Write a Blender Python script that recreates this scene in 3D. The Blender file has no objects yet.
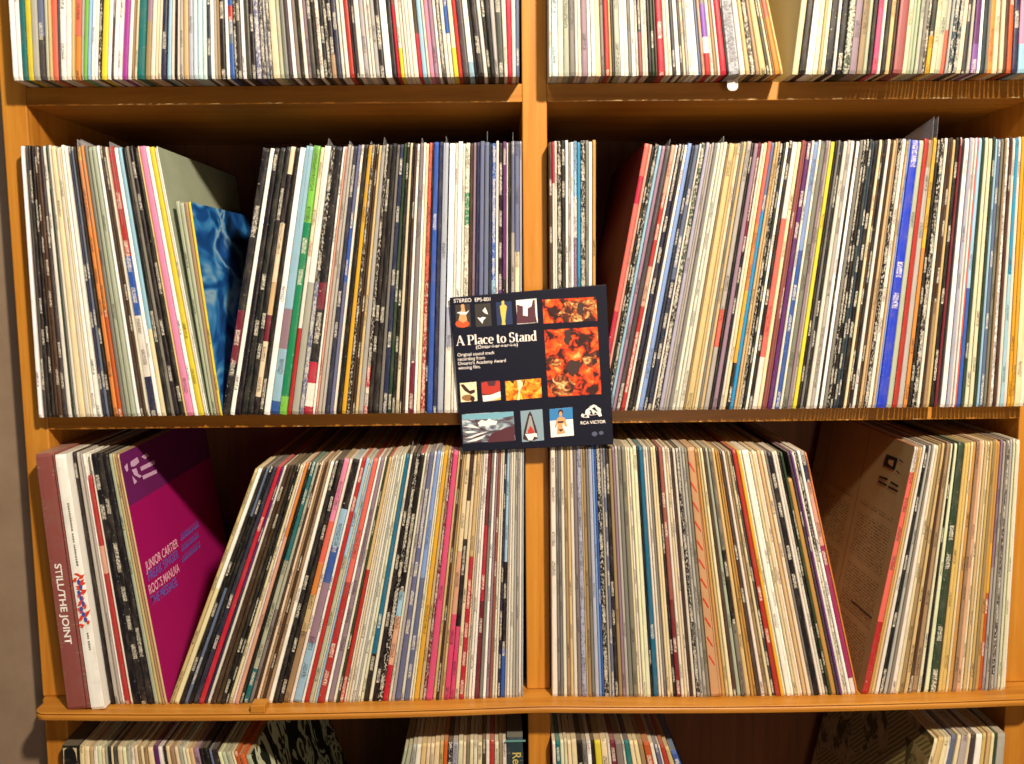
import bpy, bmesh, math, random, re
from mathutils import Vector, Matrix
random.seed(7)
SC = bpy.context.scene
COL = SC.collection
MM = 0.001
# ------------------------------------------------------------------ camera
F = 920.0
CX, CD, CZ, PIT, YAW, ROL = -42.0064, 1102.356, 158.797, 0.112862, 0.0113767, -0.0098834
Z3, Z1, BW, DV = -354.07, 383.21, 574.63, 29.02      # shelf levels, bay width, upright width (mm)
cp, sp, cy_, sy_, cr, sr = math.cos(PIT), math.sin(PIT), math.cos(YAW), math.sin(YAW), math.cos(ROL), math.sin(ROL)
FWD = Vector((sy_*cp, cy_*cp, -sp)); _r = Vector((cy_, -sy_, 0)); _u = _r.cross(FWD)
RGT = cr*_r + sr*_u; UPV = cr*_u - sr*_r
CAMP = Vector((CX, -CD, CZ))
cam_d = bpy.data.cameras.new('camera'); cam = bpy.data.objects.new('camera', cam_d); COL.objects.link(cam)
M = Matrix.Identity(4)
for i in range(3):
    M[i][0] = RGT[i]; M[i][1] = UPV[i]; M[i][2] = -FWD[i]; M[i][3] = CAMP[i]*MM
cam.matrix_world = M
cam_d.sensor_width = 36; cam_d.lens = F/1024*36; cam_d.clip_start = 0.01
cam_d.dof.use_dof = True; cam_d.dof.focus_distance = 1.29; cam_d.dof.aperture_fstop = 6.5
SC.camera = cam
def at(px, py, Y):
    """point on the vertical plane Y (mm) seen at a pixel"""
    d = FWD + RGT*((px-512)/F) + UPV*((382-py)/F)
    t = (Y-CAMP.y)/d.y
    return CAMP + d*t
# ------------------------------------------------------------------ light
SC.view_settings.view_transform = 'Standard'
SC.view_settings.look = 'None'
SC.view_settings.gamma = 1.0
SC.view_settings.use_curve_mapping = False
SC.view_settings.exposure = 0.0
W_ = bpy.data.worlds.new('room'); SC.world = W_; W_.use_nodes = True
W_.node_tree.nodes['Background'].inputs[0].default_value = (1.0, 0.86, 0.72, 1)
W_.node_tree.nodes['Background'].inputs[1].default_value = 0.045
def lamp(name, loc, power, size, col):
    l = bpy.data.lights.new(name, 'AREA'); l.shape = 'DISK'; l.size = size; l.energy = power; l.color = col
    o = bpy.data.objects.new(name, l); COL.objects.link(o); o.location = Vector(loc)*MM
    d = Vector((0, 0, -100))*MM - o.location
    o.rotation_euler = d.to_track_quat('-Z', 'Y').to_euler()
    return o
lamp('ceiling_lamp', (520, -1400, 1190), 64, 0.12, (1.0, 0.84, 0.64))
lamp('low_warm_fill', (350, -1700, -60), 5, 0.55, (1.0, 0.80, 0.58))  # added fill, not a known lamp: lifts the lower uprights and back panels
lamp('side_lamp', (-350, -800, 1500), 6, 0.30, (0.90, 0.95, 1.0))  # added weak fill without a known source, cools the whites of the top row
# ------------------------------------------------------------------ materials
def lin(c):
    return tuple(((x/255)/12.92 if x/255 <= .04045 else (((x/255)+.055)/1.055)**2.4) for x in c)
def c4(c): return (*lin(c), 1)
class NT:
    def __init__(s, name, rough=.5, spec=.5):
        s.m = bpy.data.materials.new(name); s.m.use_nodes = True; s.t = s.m.node_tree; s.n = s.t.nodes
        s.b = s.n['Principled BSDF']; s.b.inputs['Roughness'].default_value = rough
        s.b.inputs['Specular IOR Level'].default_value = spec
    def new(s, typ, **k):
        x = s.n.new(typ)
        for a, v in k.items(): setattr(x, a, v)
        return x
    def link(s, a, b): s.t.links.new(a, b)
    def put(s, inp, v):
        if isinstance(v, (int, float, tuple)): inp.default_value = v
        else: s.link(v, inp)
    def math(s, op, a, b=0.0, c=0.0, clamp=False):
        x = s.new('ShaderNodeMath', operation=op, use_clamp=clamp)
        s.put(x.inputs[0], a); s.put(x.inputs[1], b); s.put(x.inputs[2], c)
        return x.outputs[0]
    def mix(s, f, a, b):
        x = s.new('ShaderNodeMix', data_type='RGBA'); s.put(x.inputs[0], f); s.put(x.inputs[6], a); s.put(x.inputs[7], b)
        return x.outputs[2]
    def mapping(s, src, sc, loc=(0, 0, 0)):
        x = s.new('ShaderNodeMapping'); s.link(src, x.inputs[0]); x.inputs['Scale'].default_value = sc; x.inputs['Location'].default_value = loc
        return x.outputs[0]
    def noise(s, vec, scale, detail=3, rough=.6, dist=0.0):
        x = s.new('ShaderNodeTexNoise'); s.link(vec, x.inputs['Vector']); x.inputs['Scale'].default_value = scale
        x.inputs['Detail'].default_value = detail; x.inputs['Roughness'].default_value = rough; x.inputs['Distortion'].default_value = dist
        return x.outputs['Fac']
    def ramp(s, f, stops, interp='LINEAR'):
        x = s.new('ShaderNodeValToRGB'); s.put(x.inputs[0], f); r = x.color_ramp; r.interpolation = interp
        while len(r.elements) < len(stops): r.elements.new(.5)
        for e, (p, c) in zip(r.elements, stops): e.position = p; e.color = c4(c) if len(c) == 3 else c
        return x.outputs[0]
    def uv(s): return s.new('ShaderNodeUVMap').outputs[0]
    def obj(s): return s.new('ShaderNodeTexCoord').outputs['Object']
    def color(s, c): s.put(s.b.inputs['Base Color'], c)
    def bump(s, h, st, dist=.001):
        x = s.new('ShaderNodeBump'); x.inputs['Strength'].default_value = st; x.inputs['Distance'].default_value = dist
        s.link(h, x.inputs['Height']); s.link(x.outputs[0], s.b.inputs['Normal'])
def plain(name, c, rough=.5, spec=.5):
    n = NT(name, rough, spec); n.color(c4(c)); return n.m
def sleeve_material():
    n = NT('printed_card', .42, .35)
    at_ = n.new('ShaderNodeAttribute', attribute_name='col'); ink = n.new('ShaderNodeAttribute', attribute_name='ink')
    sep = n.new('ShaderNodeSeparateXYZ'); n.link(n.uv(), sep.inputs[0])
    u, v = sep.outputs[0], sep.outputs[1]          # u across the spine 0..1, v along it in mm (+ its own offset)
    prt = ink.outputs['Alpha']                      # amount of print 0..1, negative never
    # lettering: small blocks along the spine in words
    cell = n.math('FLOOR', n.math('MULTIPLY', v, 1.15))
    row = n.math('FLOOR', n.math('MULTIPLY', u, 6.0))
    cb = n.new('ShaderNodeCombineXYZ'); n.link(cell, cb.inputs[0]); n.link(row, cb.inputs[1])
    wn = n.new('ShaderNodeTexWhiteNoise', noise_dimensions='3D'); n.link(cb.outputs[0], wn.inputs[0])
    wcell = n.math('FLOOR', n.math('MULTIPLY', v, 0.055)); cb2 = n.new('ShaderNodeCombineXYZ'); n.link(wcell, cb2.inputs[0]); cb2.inputs[1].default_value = 3.7
    wn2 = n.new('ShaderNodeTexWhiteNoise', noise_dimensions='3D'); n.link(cb2.outputs[0], wn2.inputs[0])
    word = n.math('LESS_THAN', wn2.outputs[0], n.math('MULTIPLY', prt, .55))
    mid = n.math('LESS_THAN', n.math('ABSOLUTE', n.math('SUBTRACT', u, .5)), .31)
    glyph = n.math('MULTIPLY', n.math('MULTIPLY', wn.outputs[0], word), mid)
    # picture running over the spine edge, at higher amounts
    cb3 = n.new('ShaderNodeCombineXYZ'); n.link(n.math('MULTIPLY', u, 1.6), cb3.inputs[0]); n.link(n.math('MULTIPLY', v, .16), cb3.inputs[1])
    nz = n.noise(cb3.outputs[0], 1.6, 4, .7)
    speck = n.math('MULTIPLY', n.math('GREATER_THAN', nz, n.math('SUBTRACT', .86, n.math('MULTIPLY', prt, .32))), .6)
    inkf = n.math('MAXIMUM', n.math('MULTIPLY', glyph, .85), speck)
    base = n.mix(inkf, at_.outputs['Color'], ink.outputs['Color'])
    # colour drift and scuffs
    cb4 = n.new('ShaderNodeCombineXYZ'); n.link(n.math('MULTIPLY', u, .8), cb4.inputs[0]); n.link(n.math('MULTIPLY', v, .035), cb4.inputs[1])
    dr = n.noise(cb4.outputs[0], 1.0, 3, .6)
    base = n.mix(n.math('MULTIPLY', n.math('SUBTRACT', dr, .45, clamp=True), .9), base, c4((128, 118, 104)))
    edge = n.math('MULTIPLY', n.math('ABSOLUTE', n.math('SUBTRACT', u, .5)), 2.0)
    cb5 = n.new('ShaderNodeCombineXYZ'); n.link(u, cb5.inputs[0]); n.link(n.math('MULTIPLY', v, .25), cb5.inputs[1])
    sc = n.noise(cb5.outputs[0], 1.7, 5, .75)
    wear = n.math('GREATER_THAN', n.math('ADD', n.math('MULTIPLY', edge, .10), sc), .70)
    base = n.mix(n.math('MULTIPLY', wear, .38), base, c4((205, 196, 178)))
    n.color(base)
    return n.m
SLEEVE = sleeve_material()
def wood_material(name, a, b, c, rough=.38, axis='X', worn=False):
    n = NT(name, rough, .35)
    s = {'X': (1.2, 22, 22), 'Z': (22, 22, 1.2)}[axis]
    v = n.mapping(n.obj(), s)
    g = n.noise(v, 3.0, 6, .62, .6)
    f = n.noise(n.mapping(n.obj(), (s[0]*4, s[1]*4, s[2]*4)), 6.0, 3, .7)
    col = n.ramp(n.math('ADD', n.math('MULTIPLY', g, .8), n.math('MULTIPLY', f, .2)), [(.28, a), (.5, b), (.75, c)])
    if worn:
        w = n.noise(n.mapping(n.obj(), (14, 60, 60)), 3.5, 5, .8)
        col = n.mix(n.math('MULTIPLY', n.math('GREATER_THAN', w, .66), .6), col, c4((238, 200, 140)))
    n.color(col); n.bump(g, .12, .0006)
    return n.m
WOODV = wood_material('varnished_wood_upright', (164, 100, 32), (190, 126, 44), (206, 146, 60), axis='Z')
WOODH = wood_material('varnished_wood_board', (150, 92, 30), (184, 122, 44), (202, 144, 60), axis='X')
WOODD = wood_material('stained_back_board', (84, 48, 26), (104, 62, 34), (122, 74, 42), .6, axis='Z')
WORN = plain('bare_scraped_wood', (250, 214, 150), .6)
# ------------------------------------------------------------------ mesh helpers
def link_mesh(name, verts, faces, mat, parent=None, smooth=False):
    me = bpy.data.meshes.new(name); me.from_pydata([tuple(Vector(v)*MM) for v in verts], [], faces); me.update()
    if not isinstance(mat, (list, tuple)): mat = [mat]
    for m in mat: me.materials.append(m)
    o = bpy.data.objects.new(name, me); COL.objects.link(o)
    if parent: o.parent = parent
    if smooth:
        for p in me.polygons: p.use_smooth = True
    return o
def box_obj(name, lo, hi, mat, parent=None, bevel=1.2, seg=2, sag=0.0, cuts=0):
    bm = bmesh.new(); bmesh.ops.create_cube(bm, size=1)
    lo, hi = Vector(lo), Vector(hi)
    for v in bm.verts: v.co = Vector([lo[i] + (v.co[i]+.5)*(hi[i]-lo[i]) for i in range(3)])
    if bevel: bmesh.ops.bevel(bm, geom=bm.edges[:], offset=bevel, segments=seg, profile=.5, affect='EDGES')
    if cuts:
        for k in range(1, cuts):
            x = lo.x + (hi.x-lo.x)*k/cuts
            bmesh.ops.bisect_plane(bm, geom=bm.verts[:]+bm.edges[:]+bm.faces[:], plane_co=(x, 0, 0), plane_no=(1, 0, 0))
    for v in bm.verts:
        if sag: v.co.z -= sag_at(v.co.x)*sag
        v.co *= MM
    me = bpy.data.meshes.new(name); bm.to_mesh(me); bm.free(); me.materials.append(mat)
    o = bpy.data.objects.new(name, me); COL.objects.link(o)
    if parent: o.parent = parent
    return o
def sag_at(x):
    h = DV/2
    a = (abs(x)-h)/BW
    if a <= 0 or a >= 1: return 0
    return 4.2*4*a*(1-a)
def empty(name, loc, label=None, cat=None, group=None):
    o = bpy.data.objects.new(name, None); o.empty_display_size = .05; o.location = Vector(loc)*MM; COL.objects.link(o)
    tag(o, label, cat, group); return o
def tag(o, label=None, cat=None, group=None, kind=None):
    if label: o['label'] = label
    if cat: o['category'] = cat
    if group: o['group'] = group
    if kind: o['kind'] = kind
    return o
def attach(child, root):
    """parent keeping the world place (the root may stand anywhere)"""
    child.parent = root; child.matrix_parent_inverse = Matrix.Translation(root.location).inverted()
# ------------------------------------------------------------------ bookcase
h = DV/2
XI = [-h-BW-DV, -h-BW, -h, h, h+BW, h+BW+DV]       # upright faces
FLOOR_Z = -1160; TOP_Z = 1130; YB = 322
case = empty('bookcase', (0, 0, FLOOR_Z), 'tall orange varnished wooden bookcase with a projecting ledge, filled with record albums', 'bookcase')
def part(o): attach(o, case); return o
LOWZ = at(440, 742, -22).z - 314.0
LT = 10.0                                           # ledge thickness
for k, (xa, xb) in enumerate(((XI[0], XI[1]), (XI[2], XI[3]), (XI[4], XI[5]))):
    ext = {0: (-2.5, 1), 1: (0, 0), 2: (-1, 2.5)}[k]
    part(box_obj('upright', (xa, 0, Z3+.2), (xb, YB, TOP_Z), WOODV, None, 1.5))
    part(box_obj('lower_upright', (xa+1, -2, FLOOR_Z), (xb, YB, Z3-LT-5), WOODV, None, 1.5))
SHELF = {}
for zt, th in ((Z1+383, 20), (Z1, 21), (0, 18)):
    for xa, xb in ((XI[1], XI[2]), (XI[3], XI[4])):
        SHELF[(zt, xa)] = part(box_obj('shelf', (xa, .6, zt-th), (xb, YB, zt), WOODH, None, 1.0))
for xa, xb in ((XI[1], XI[2]), (XI[3], XI[4])):
    part(box_obj('lower_shelf', (xa+1, 6, LOWZ-18), (xb-1, YB, LOWZ), WOODH, None, 1.0))
# the ledge: rounded corners, a groove under its upper lip, slightly sagging in each bay
def ledge():
    x0, x1, y0 = XI[0]+8, XI[5]-2, -45.5
    bm = bmesh.new()
    prof = [(0, 0), (1.4, -.3), (1.8, -1.0), (-1.8, -1.5), (-1.8, -2.3), (1.6, -2.8), (2.3, -3.6), (2.6, -5.5), (2.0, -8.6), (.4, -LT)]   # (out, down)
    R = 16.0
    path = []
    for k in range(9):
        a = math.pi/2*k/8
        path.append((x0+R-R*math.cos(a), y0+R-R*math.sin(a), (-math.cos(a), -math.sin(a))))
    nseg = 48
    for k in range(1, nseg):
        path.append((x0+R+(x1-x0-2*R)*k/nseg, y0, (0, -1)))
    for k in range(9):
        a = math.pi/2*(1-k/8)
        path.append((x1-R+R*math.cos(a), y0+R-R*math.sin(a), (math.cos(a), -math.sin(a))))
    path = [(x0-8, YB, (-1, 0)), (x0-8, 4, (-1, 0)), (x0-5, -8, (-1, 0)), (x0, -16, (-1, 0))] + path + [(x1, -16, (1, 0)), (x1+5, -8, (1, 0)), (x1+8, 4, (1, 0)), (x1+8, YB, (1, 0))]
    rows = []
    for (x, y, nn) in path:
        rows.append([bm.verts.new(((x+nn[0]*(o-2.4))*MM, (y+nn[1]*(o-2.4))*MM, (Z3+d-sag_at(x))*MM)) for o, d in prof])
    for a, b in zip(rows, rows[1:]):
        for i in range(len(prof)-1):
            bm.faces.new((a[i], a[i+1], b[i+1], b[i]))
    # top and bottom strips towards the back
    n = len(path); backs = []
    for j, (x, y, nn) in enumerate(path):
        backs.append((bm.verts.new((rows[j][0].co.x, YB*MM, (Z3-sag_at(x))*MM)), bm.verts.new((rows[j][0].co.x, YB*MM, (Z3-LT-sag_at(x))*MM))))
    for j in range(1, n-2):
        bm.faces.new((rows[j][0], rows[j+1][0], backs[j+1][0], backs[j][0]))
        bm.faces.new((rows[j+1][-1], rows[j][-1], backs[j][1], backs[j+1][1]))
    bmesh.ops.recalc_face_normals(bm, faces=bm.faces)
    me = bpy.data.meshes.new('ledge'); bm.to_mesh(me); bm.free(); me.materials.append(WOODH)
    o = bpy.data.objects.new('ledge', me); COL.objects.link(o); return part(o)
ledge()
part(box_obj('back_panel', (XI[0]+3, YB, Z3), (XI[5]-3, YB+6, TOP_Z), WOODD, None, .5))
part(box_obj('lower_back_panel', (XI[0]+3, YB, FLOOR_Z), (XI[5]-3, YB+6, Z3-LT), WOODD, None, .5))
part(box_obj('top_board', (XI[0]-4, -6, TOP_Z), (XI[5]+4, YB+6, TOP_Z+22), WOODH, None, 2))
part(box_obj('plinth', (XI[1], 20, FLOOR_Z), (XI[4], 36, FLOOR_Z+60), WOODH, None, 1))
# scraped bare patches on the lower front arris of the shelves
def scrapes(zt, th, spots):
    for xa in (XI[1], XI[3]):
        ob = SHELF[(zt, xa)]; ob.data.materials.append(WORN); bm = bmesh.new(); bm.from_mesh(ob.data)
        for px, w, hh in spots:
            x = at(px, 100 if zt > 0 else 425, 0).x
            if not xa < x < xa+BW: continue
            z = zt-th+.6; vs = [bm.verts.new(Vector(p)*MM) for p in ((x-w/2, .5, z), (x+w/2, .5, z), (x+w*.42, .45, z+hh), (x+w*.1, .42, z+hh*1.05), (x-w*.4, .45, z+hh*.7))]
            bm.faces.new(vs).material_index = 1
        bm.to_mesh(ob.data); bm.free()
rs = random.Random(3)
sp1 = [(p, rs.uniform(3, 14), rs.uniform(.6, 1.6)) for p in [120, 130, 141, 150, 158, 168, 182, 215, 268, 279, 505, 592, 601, 610, 618, 632, 645, 655, 664, 672, 684, 697, 722, 731, 751, 790, 838, 866, 935, 946, 962, 1015]]
scrapes(Z1, 21, sp1)
scrapes(0, 18, [(p, rs.uniform(2, 8), rs.uniform(.5, 1.2)) for p in (262, 300, 345, 640, 700, 760, 846, 915)])
# ------------------------------------------------------------------ room
def struct(o): tag(o, kind='structure'); return o
nw = NT('painted_plaster', .8, .2)
nz = nw.noise(nw.obj(), 9, 5, .7); nw.color(nw.ramp(nz, [(.3, (128, 108, 90)), (.7, (146, 126, 106))])); nw.bump(nz, .2, .002)
struct(box_obj('wall_back', (-2600, YB+75, FLOOR_Z-2), (2600, YB+175, 1700), nw.m, None, 0))
nf = NT('floor_boards', .4); g_ = nf.noise(nf.mapping(nf.obj(), (2, 30, 2)), 3, 5); nf.color(nf.ramp(g_, [(.3, (92, 60, 36)), (.7, (128, 88, 54))]))
struct(box_obj('wall_left', (-2600, 38, FLOOR_Z-2), (XI[0]-9, 120, 1700), nw.m, None, 0))
struct(box_obj('floor', (-2600, -2600, FLOOR_Z-60), (2600, YB+175, FLOOR_Z-2), nf.m, None, 0))
struct(box_obj('baseboard_back', (-2600, YB+60, FLOOR_Z-2), (2600, YB+75, FLOOR_Z+90), nw.m, None, 2))

# ------------------------------------------------------------------ colours of the spines
PAL = dict(W=(250, 248, 244), w=(228, 222, 208), c=(230, 214, 176), C=(206, 180, 128), t=(158, 132, 98), k=(26, 24, 26), g=(126, 122, 116),
  G=(176, 173, 166), d=(66, 62, 62), n=(70, 50, 38), b=(44, 88, 168), B=(150, 192, 218), v=(36, 42, 70), T=(20, 108, 112), r=(176, 46, 42),
  R=(226, 104, 88), p=(228, 140, 175), P=(92, 42, 108), m=(112, 34, 48), y=(226, 206, 56), Y=(224, 170, 48), o=(214, 132, 60), e=(24, 128, 92),
  f=(120, 190, 80), E=(46, 66, 48), s=(172, 180, 158), l=(96, 106, 136), u=(148, 122, 140), a=(172, 174, 192), j=(34, 60, 196), h=(34, 140, 190),
  z=(128, 160, 214), x=(216, 164, 138), i=(142, 78, 74), q=(182, 34, 58), S=(222, 224, 190), H=(20, 98, 138), I=(216, 72, 118), J=(190, 144, 78),
  K=(206, 178, 110), N=(160, 52, 92), O=(190, 84, 34), X=(196, 148, 108), A=(196, 224, 226), M=(164, 66, 158), V=(126, 82, 170), D=(40, 56, 66))
WORD = dict(W='white', w='off-white', c='cream', C='tan', t='brown', k='black', g='grey', G='pale grey', d='dark grey', n='dark brown', b='blue',
  B='pale blue', v='navy', T='teal', r='red', R='coral', p='pink', P='purple', m='maroon', y='yellow', Y='amber', o='orange', e='green',
  f='light green', E='dark green', s='sage grey', l='slate blue', u='mauve', a='lilac grey', j='royal blue', h='sky blue', z='periwinkle',
  x='salmon', i='brick brown', q='crimson', S='pale green', H='petrol blue', I='hot pink', J='ochre', K='straw', N='magenta', O='rust', X='tan', A='pale aqua',
  M='violet', V='lavender', D='blue black')
def lum(c): return .3*c[0]+.59*c[1]+.11*c[2]
# ------------------------------------------------------------------ sleeve builder
HS = 314.0
def sleeve_geo(Lx, mL, Rx, mR, zs, yf, segs, prt, Hh=HS, depth=312.0, rnd=random, cover=None, y_edge=None):
    """One card sleeve between two leaning lines x = Lx + mL*(z-zs) and x = Rx + mR*(z-zs).
    segs: [(fraction from the top, colour)], returns verts, faces, per-face (colour, ink, print), per-corner uv, material slots"""
    m = (mL+mR)/2; u = Vector((m, 1)).normalized(); nrm = Vector((u.y, -u.x))
    L0, R0 = Vector((Lx, zs)), Vector((Rx, zs))
    s0 = max(L0.dot(u), R0.dot(u)) + .15
    uL, uR = Vector((mL, 1)), Vector((mR, 1))
    pt = lambda P, d, s: P + d*((s-P.dot(u))/d.dot(u))
    gap = min(.28, max(.1, (Rx-Lx)*.06))
    fr = sorted({0.0, .012, .05, .27, .5, .73, .95, .988, 1.0} | {1-f for f, _ in segs[1:]} | {min(1, 1-f+.002) for f, _ in segs[1:]})
    off = rnd.uniform(0, 900)
    verts, uvs, rows = [], [], []
    wob = [rnd.uniform(-1, 1)*min(.5, (Rx-Lx)*.06) for _ in fr]
    for j, f in enumerate(fr):
        s = s0 + Hh*f
        a, b = pt(L0, uL, s), pt(R0, uR, s)
        w = (b-a).length; d = (b-a)/w
        a2, b2 = a+d*gap, b-d*gap
        endc = 1.6 if f in (0.0, 1.0) else (.35 if f in (.012, .988) else 0)
        puff = .0 if f in (0.0, 1.0) else 1.0
        y0 = yf + endc + wob[j]*.6
        ch = min(w*.30, 1.1)
        sect = [(a2, YF_BACK(yf, depth)), (a2, yf+40), (a2, y0+ch*.9), (a2+d*ch*.45, y0+ch*.25), (a2+d*(w*.28), y0-.15*puff), (b2-d*(w*.28), y0-.15*puff), (b2-d*ch*.45, y0+ch*.25), (b2, y0+ch*.9), (b2, yf+40), (b2, YF_BACK(yf, depth))]
        rows.append([(Vector((p.x, y, p.y)), (p-a2).dot(d)/max(w-2*gap, .1), Hh*f) for p, y in sect])
    faces, fcol, fuv, fmat = [], [], [], []
    def colour(f):
        c = segs[0][1]
        for q, k in segs:
            if 1-f >= q-1e-6: c = k
        return c
    for r in rows:
        for p, _, _ in r: verts.append(p)
    K = 10
    for j in range(len(rows)-1):
        fm = (fr[j]+fr[j+1])/2; c = colour(fm)
        for i in range(K-1):
            faces.append((j*K+i, j*K+i+1, (j+1)*K+i+1, (j+1)*K+i))
            side = i < 2 or i > K-4
            if side:
                fuv.append([((rows[jj][ii][0].y-yf)/depth, rows[jj][ii][2]/Hh) for jj, ii in ((j, i), (j, i+1), (j+1, i+1), (j+1, i))])
            else:
                fuv.append([(rows[jj][ii][1], rows[jj][ii][2]+off) for jj, ii in ((j, i), (j, i+1), (j+1, i+1), (j+1, i))])
            fcol.append((c, 0 if side else prt))
            fmat.append(0 if not side else (2 if (i < 2 and cover and cover[0]) else (3 if (i > K-4 and cover and cover[1]) else 0)))
        faces.append((j*K+K-1, j*K, (j+1)*K, (j+1)*K+K-1)); fuv.append([(0.5, .5)]*4); fcol.append((c, 0)); fmat.append(0)
    n = len(rows)-1
    faces.append(tuple(range(K-1, -1, -1))); fuv.append([(.5, .5+k) for k in range(K)]); fcol.append((colour(0), 0)); fmat.append(0)
    faces.append(tuple(n*K+i for i in range(K))); fuv.append([(.5, .5+k*3) for k in range(K)]); fcol.append((None, 0)); fmat.append(0)
    return verts, faces, fcol, fuv, fmat
def YF_BACK(yf, depth): return yf+depth
def rgb(k, jit):
    c = PAL[k]; return tuple(max(0, min(255, x*jit[0]+d)) for x, d in zip(c, jit[1:]))
class SleeveMesh:
    """collects one or many sleeves into one mesh object (many only for the uncounted mass)"""
    def __init__(s): s.v, s.f, s.c, s.k, s.uv, s.m = [], [], [], [], [], []
    def add(s, geo, rnd, topcol=None):
        v, f, fc, fuv, fm = geo; n = len(s.v); s.v += v; s.f += [tuple(i+n for i in q) for q in f]; s.uv += fuv; s.m += fm
        jit = (rnd.uniform(.95, 1.03), rnd.uniform(-5, 5), rnd.uniform(-4, 4), rnd.uniform(-6, 6))
        base0 = fc[0][0]
        for c, p in fc:
            if c is None:                       # the top edge: the cover folded over, rubbed to card
                q = rgb(base0, jit); q = tuple(.5*a+.5*b for a, b in zip(q, (186, 170, 140)))
                if topcol: q = topcol
            else: q = rgb(c, jit)
            L = lum(q)
            ink = ((238, 232, 215) if L < 110 else (38, 34, 36))
            if c in ('y', 'W', 'w', 'c') and rnd.random() < .02: ink = (150, 40, 40)
            s.c.append((*lin(q), 1)); s.k.append((*lin(ink), p))
    def build(s, name, parent=None, mats=None):
        me = bpy.data.meshes.new(name); me.from_pydata([tuple(p*MM) for p in s.v], [], s.f)
        for m in (mats or [SLEEVE]): me.materials.append(m)
        ca = me.color_attributes.new('col', 'FLOAT_COLOR', 'CORNER'); ka = me.color_attributes.new('ink', 'FLOAT_COLOR', 'CORNER'); uv = me.uv_layers.new(name='UVMap')
        C_, K_, U_ = [], [], []
        for p in me.polygons:
            for q in range(p.loop_total):
                C_ += s.c[p.index]; K_ += s.k[p.index]; U_ += s.uv[p.index][q]
        ca.data.foreach_set('color', C_); ka.data.foreach_set('color', K_); uv.data.foreach_set('uv', U_)
        me.polygons.foreach_set('material_index', s.m if mats else [0]*len(s.m)); me.update()
        o = bpy.data.objects.new(name, me); COL.objects.link(o)
        if parent: o.parent = parent
        return o
# ------------------------------------------------------------------ the records, read off bay by bay
# chunk: (x origin, height in the photo at which it was read, magnification, 'position colourcode[|colour@fraction down]amount of print[*landmark], ...')
G = {}
G['2A'] = dict(bay='left bay of the second shelf', z=0, y=-22, anchors=[(20.5,143,37.5,415),(74,145,111,415),(157,147,208,415)], rows=[
 (0,320,7.28,'213 W0*leftmost white, 243 d1, 271 k1, 300 k2, 325 n1, 350 n2, 380 d2, 410 w0, 440 E0, 452 g0, 465 w0, 485 c0, 525 w0, 560 c0, 575 W0, 607 W0, 640 v1, 665 l1, 690 k0, 715 Y0|o2@.05*amber and orange, 750 o2|O2@.6, 780 g0, 810 s0, 845 s0, 880 W0, 905 n1, 930 n1'),
 (120,320,7.28,'80 w0, 98 r0|b1@.4|w2@.62|v1@.85*red topped, 148 W0, 178 B0|c0@.67*pale blue, 212 k1, 250 g1, 275 k1, 310 k2, 345 C0, 360 p0*pink, 410 W0, 440 y0*bright yellow, 480 w0, 500 W0#sage, 510 .')])
G['2T'] = dict(bay='left bay of the second shelf', z=0, y=-21, H=251, D=248, anchors=[(171.5,193,208.9,414),(187,197,219.5,414)], rows=[
 (120,320,7.28,'541 s0, 568 s0, 596 t0, 622 y0#blue*narrow yellow, 643 .')])
G['2B'] = dict(bay='left bay of the second shelf', z=0, y=-22, anchors=[(267.5,152,227,415),(371,145,343.5,415),(436,146,429,413),(521,142,521.5,413)], rows=[
 (220,320,7.28,'118 k2|m1@.6|k2@.8, 172 W0, 208 k0, 250 k0, 295 k1, 335 c0|k0@.1|c0@.28|C1@.5|m0@.62|c0@.72|k0@.93*patchy cream and black, 375 k1, 410 W0*broad white, 455 B0|u0@.6|B0@.75|b0@.95, 518 f1|e0@.28|f2@.93*bright green, 572 c1|w0@.4|r0@.67, 605 W0|G0@.5, 655 k2|l3@.5, 690 k2|m0@.5|k1@.6|q0@.8|w0@.88|q0@.97, 748 W0, 770 x0, 785 G0, 812 G0, 835 v1, 868 l0|b0@.3|l0@.5, 893 w1, 915 k0, 950 Y0*amber, 985 k3, 1008 n0, 1023 .'),
 (340,320,7.28,'150 n1, 168 C1, 192 G0, 225 k3|q0@.82|w0@.9|q0@.97, 252 k1, 285 k0, 325 g0, 350 v1, 385 E1, 412 k1, 438 c0, 465 k0, 480 n0, 500 W0, 525 g0|m1@.8, 560 W0, 580 c0, 605 R3|r2@.5*speckled red, 635 k0, 650 b0*vivid blue, 690 v0, 722 a0, 765 .'),
 (420,248.7,7.28,'200 W0|a0@.6|w0@.75, 245 w0, 265 W0, 300 w0, 320 w3|e0@.18|w3@.3*green and white lettered, 355 n0, 380 u0, 402 v0, 430 l0|b0@.7, 465 l0|j0@.75, 500 v0, 520 b3|B3@.5*bright blue lettered, 550 W0, 570 k2|P1@.5, 600 P2|k1@.5, 628 w0, 640 k0, 662 l1|G0@.33, 690 l1|c0@.4, 725 a0, 742 .')])
G['2C'] = dict(bay='right bay of the second shelf', z=0, y=-22, anchors=[(549,142,551.5,412),(596.5,143,596,412)], rows=[
 (520,248.7,7.28,'210 n0, 235 q0|w1@.15, 252 w0, 270 k3*white on black lettered, 300 k1, 330 W0, 350 G2, 370 W0, 390 B3|w1@.2|u1@.35|h0@.6*sky blue, 415 h0, 440 k3, 475 g1, 500 W2, 525 J0*ochre edged, 552 .')])
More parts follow.
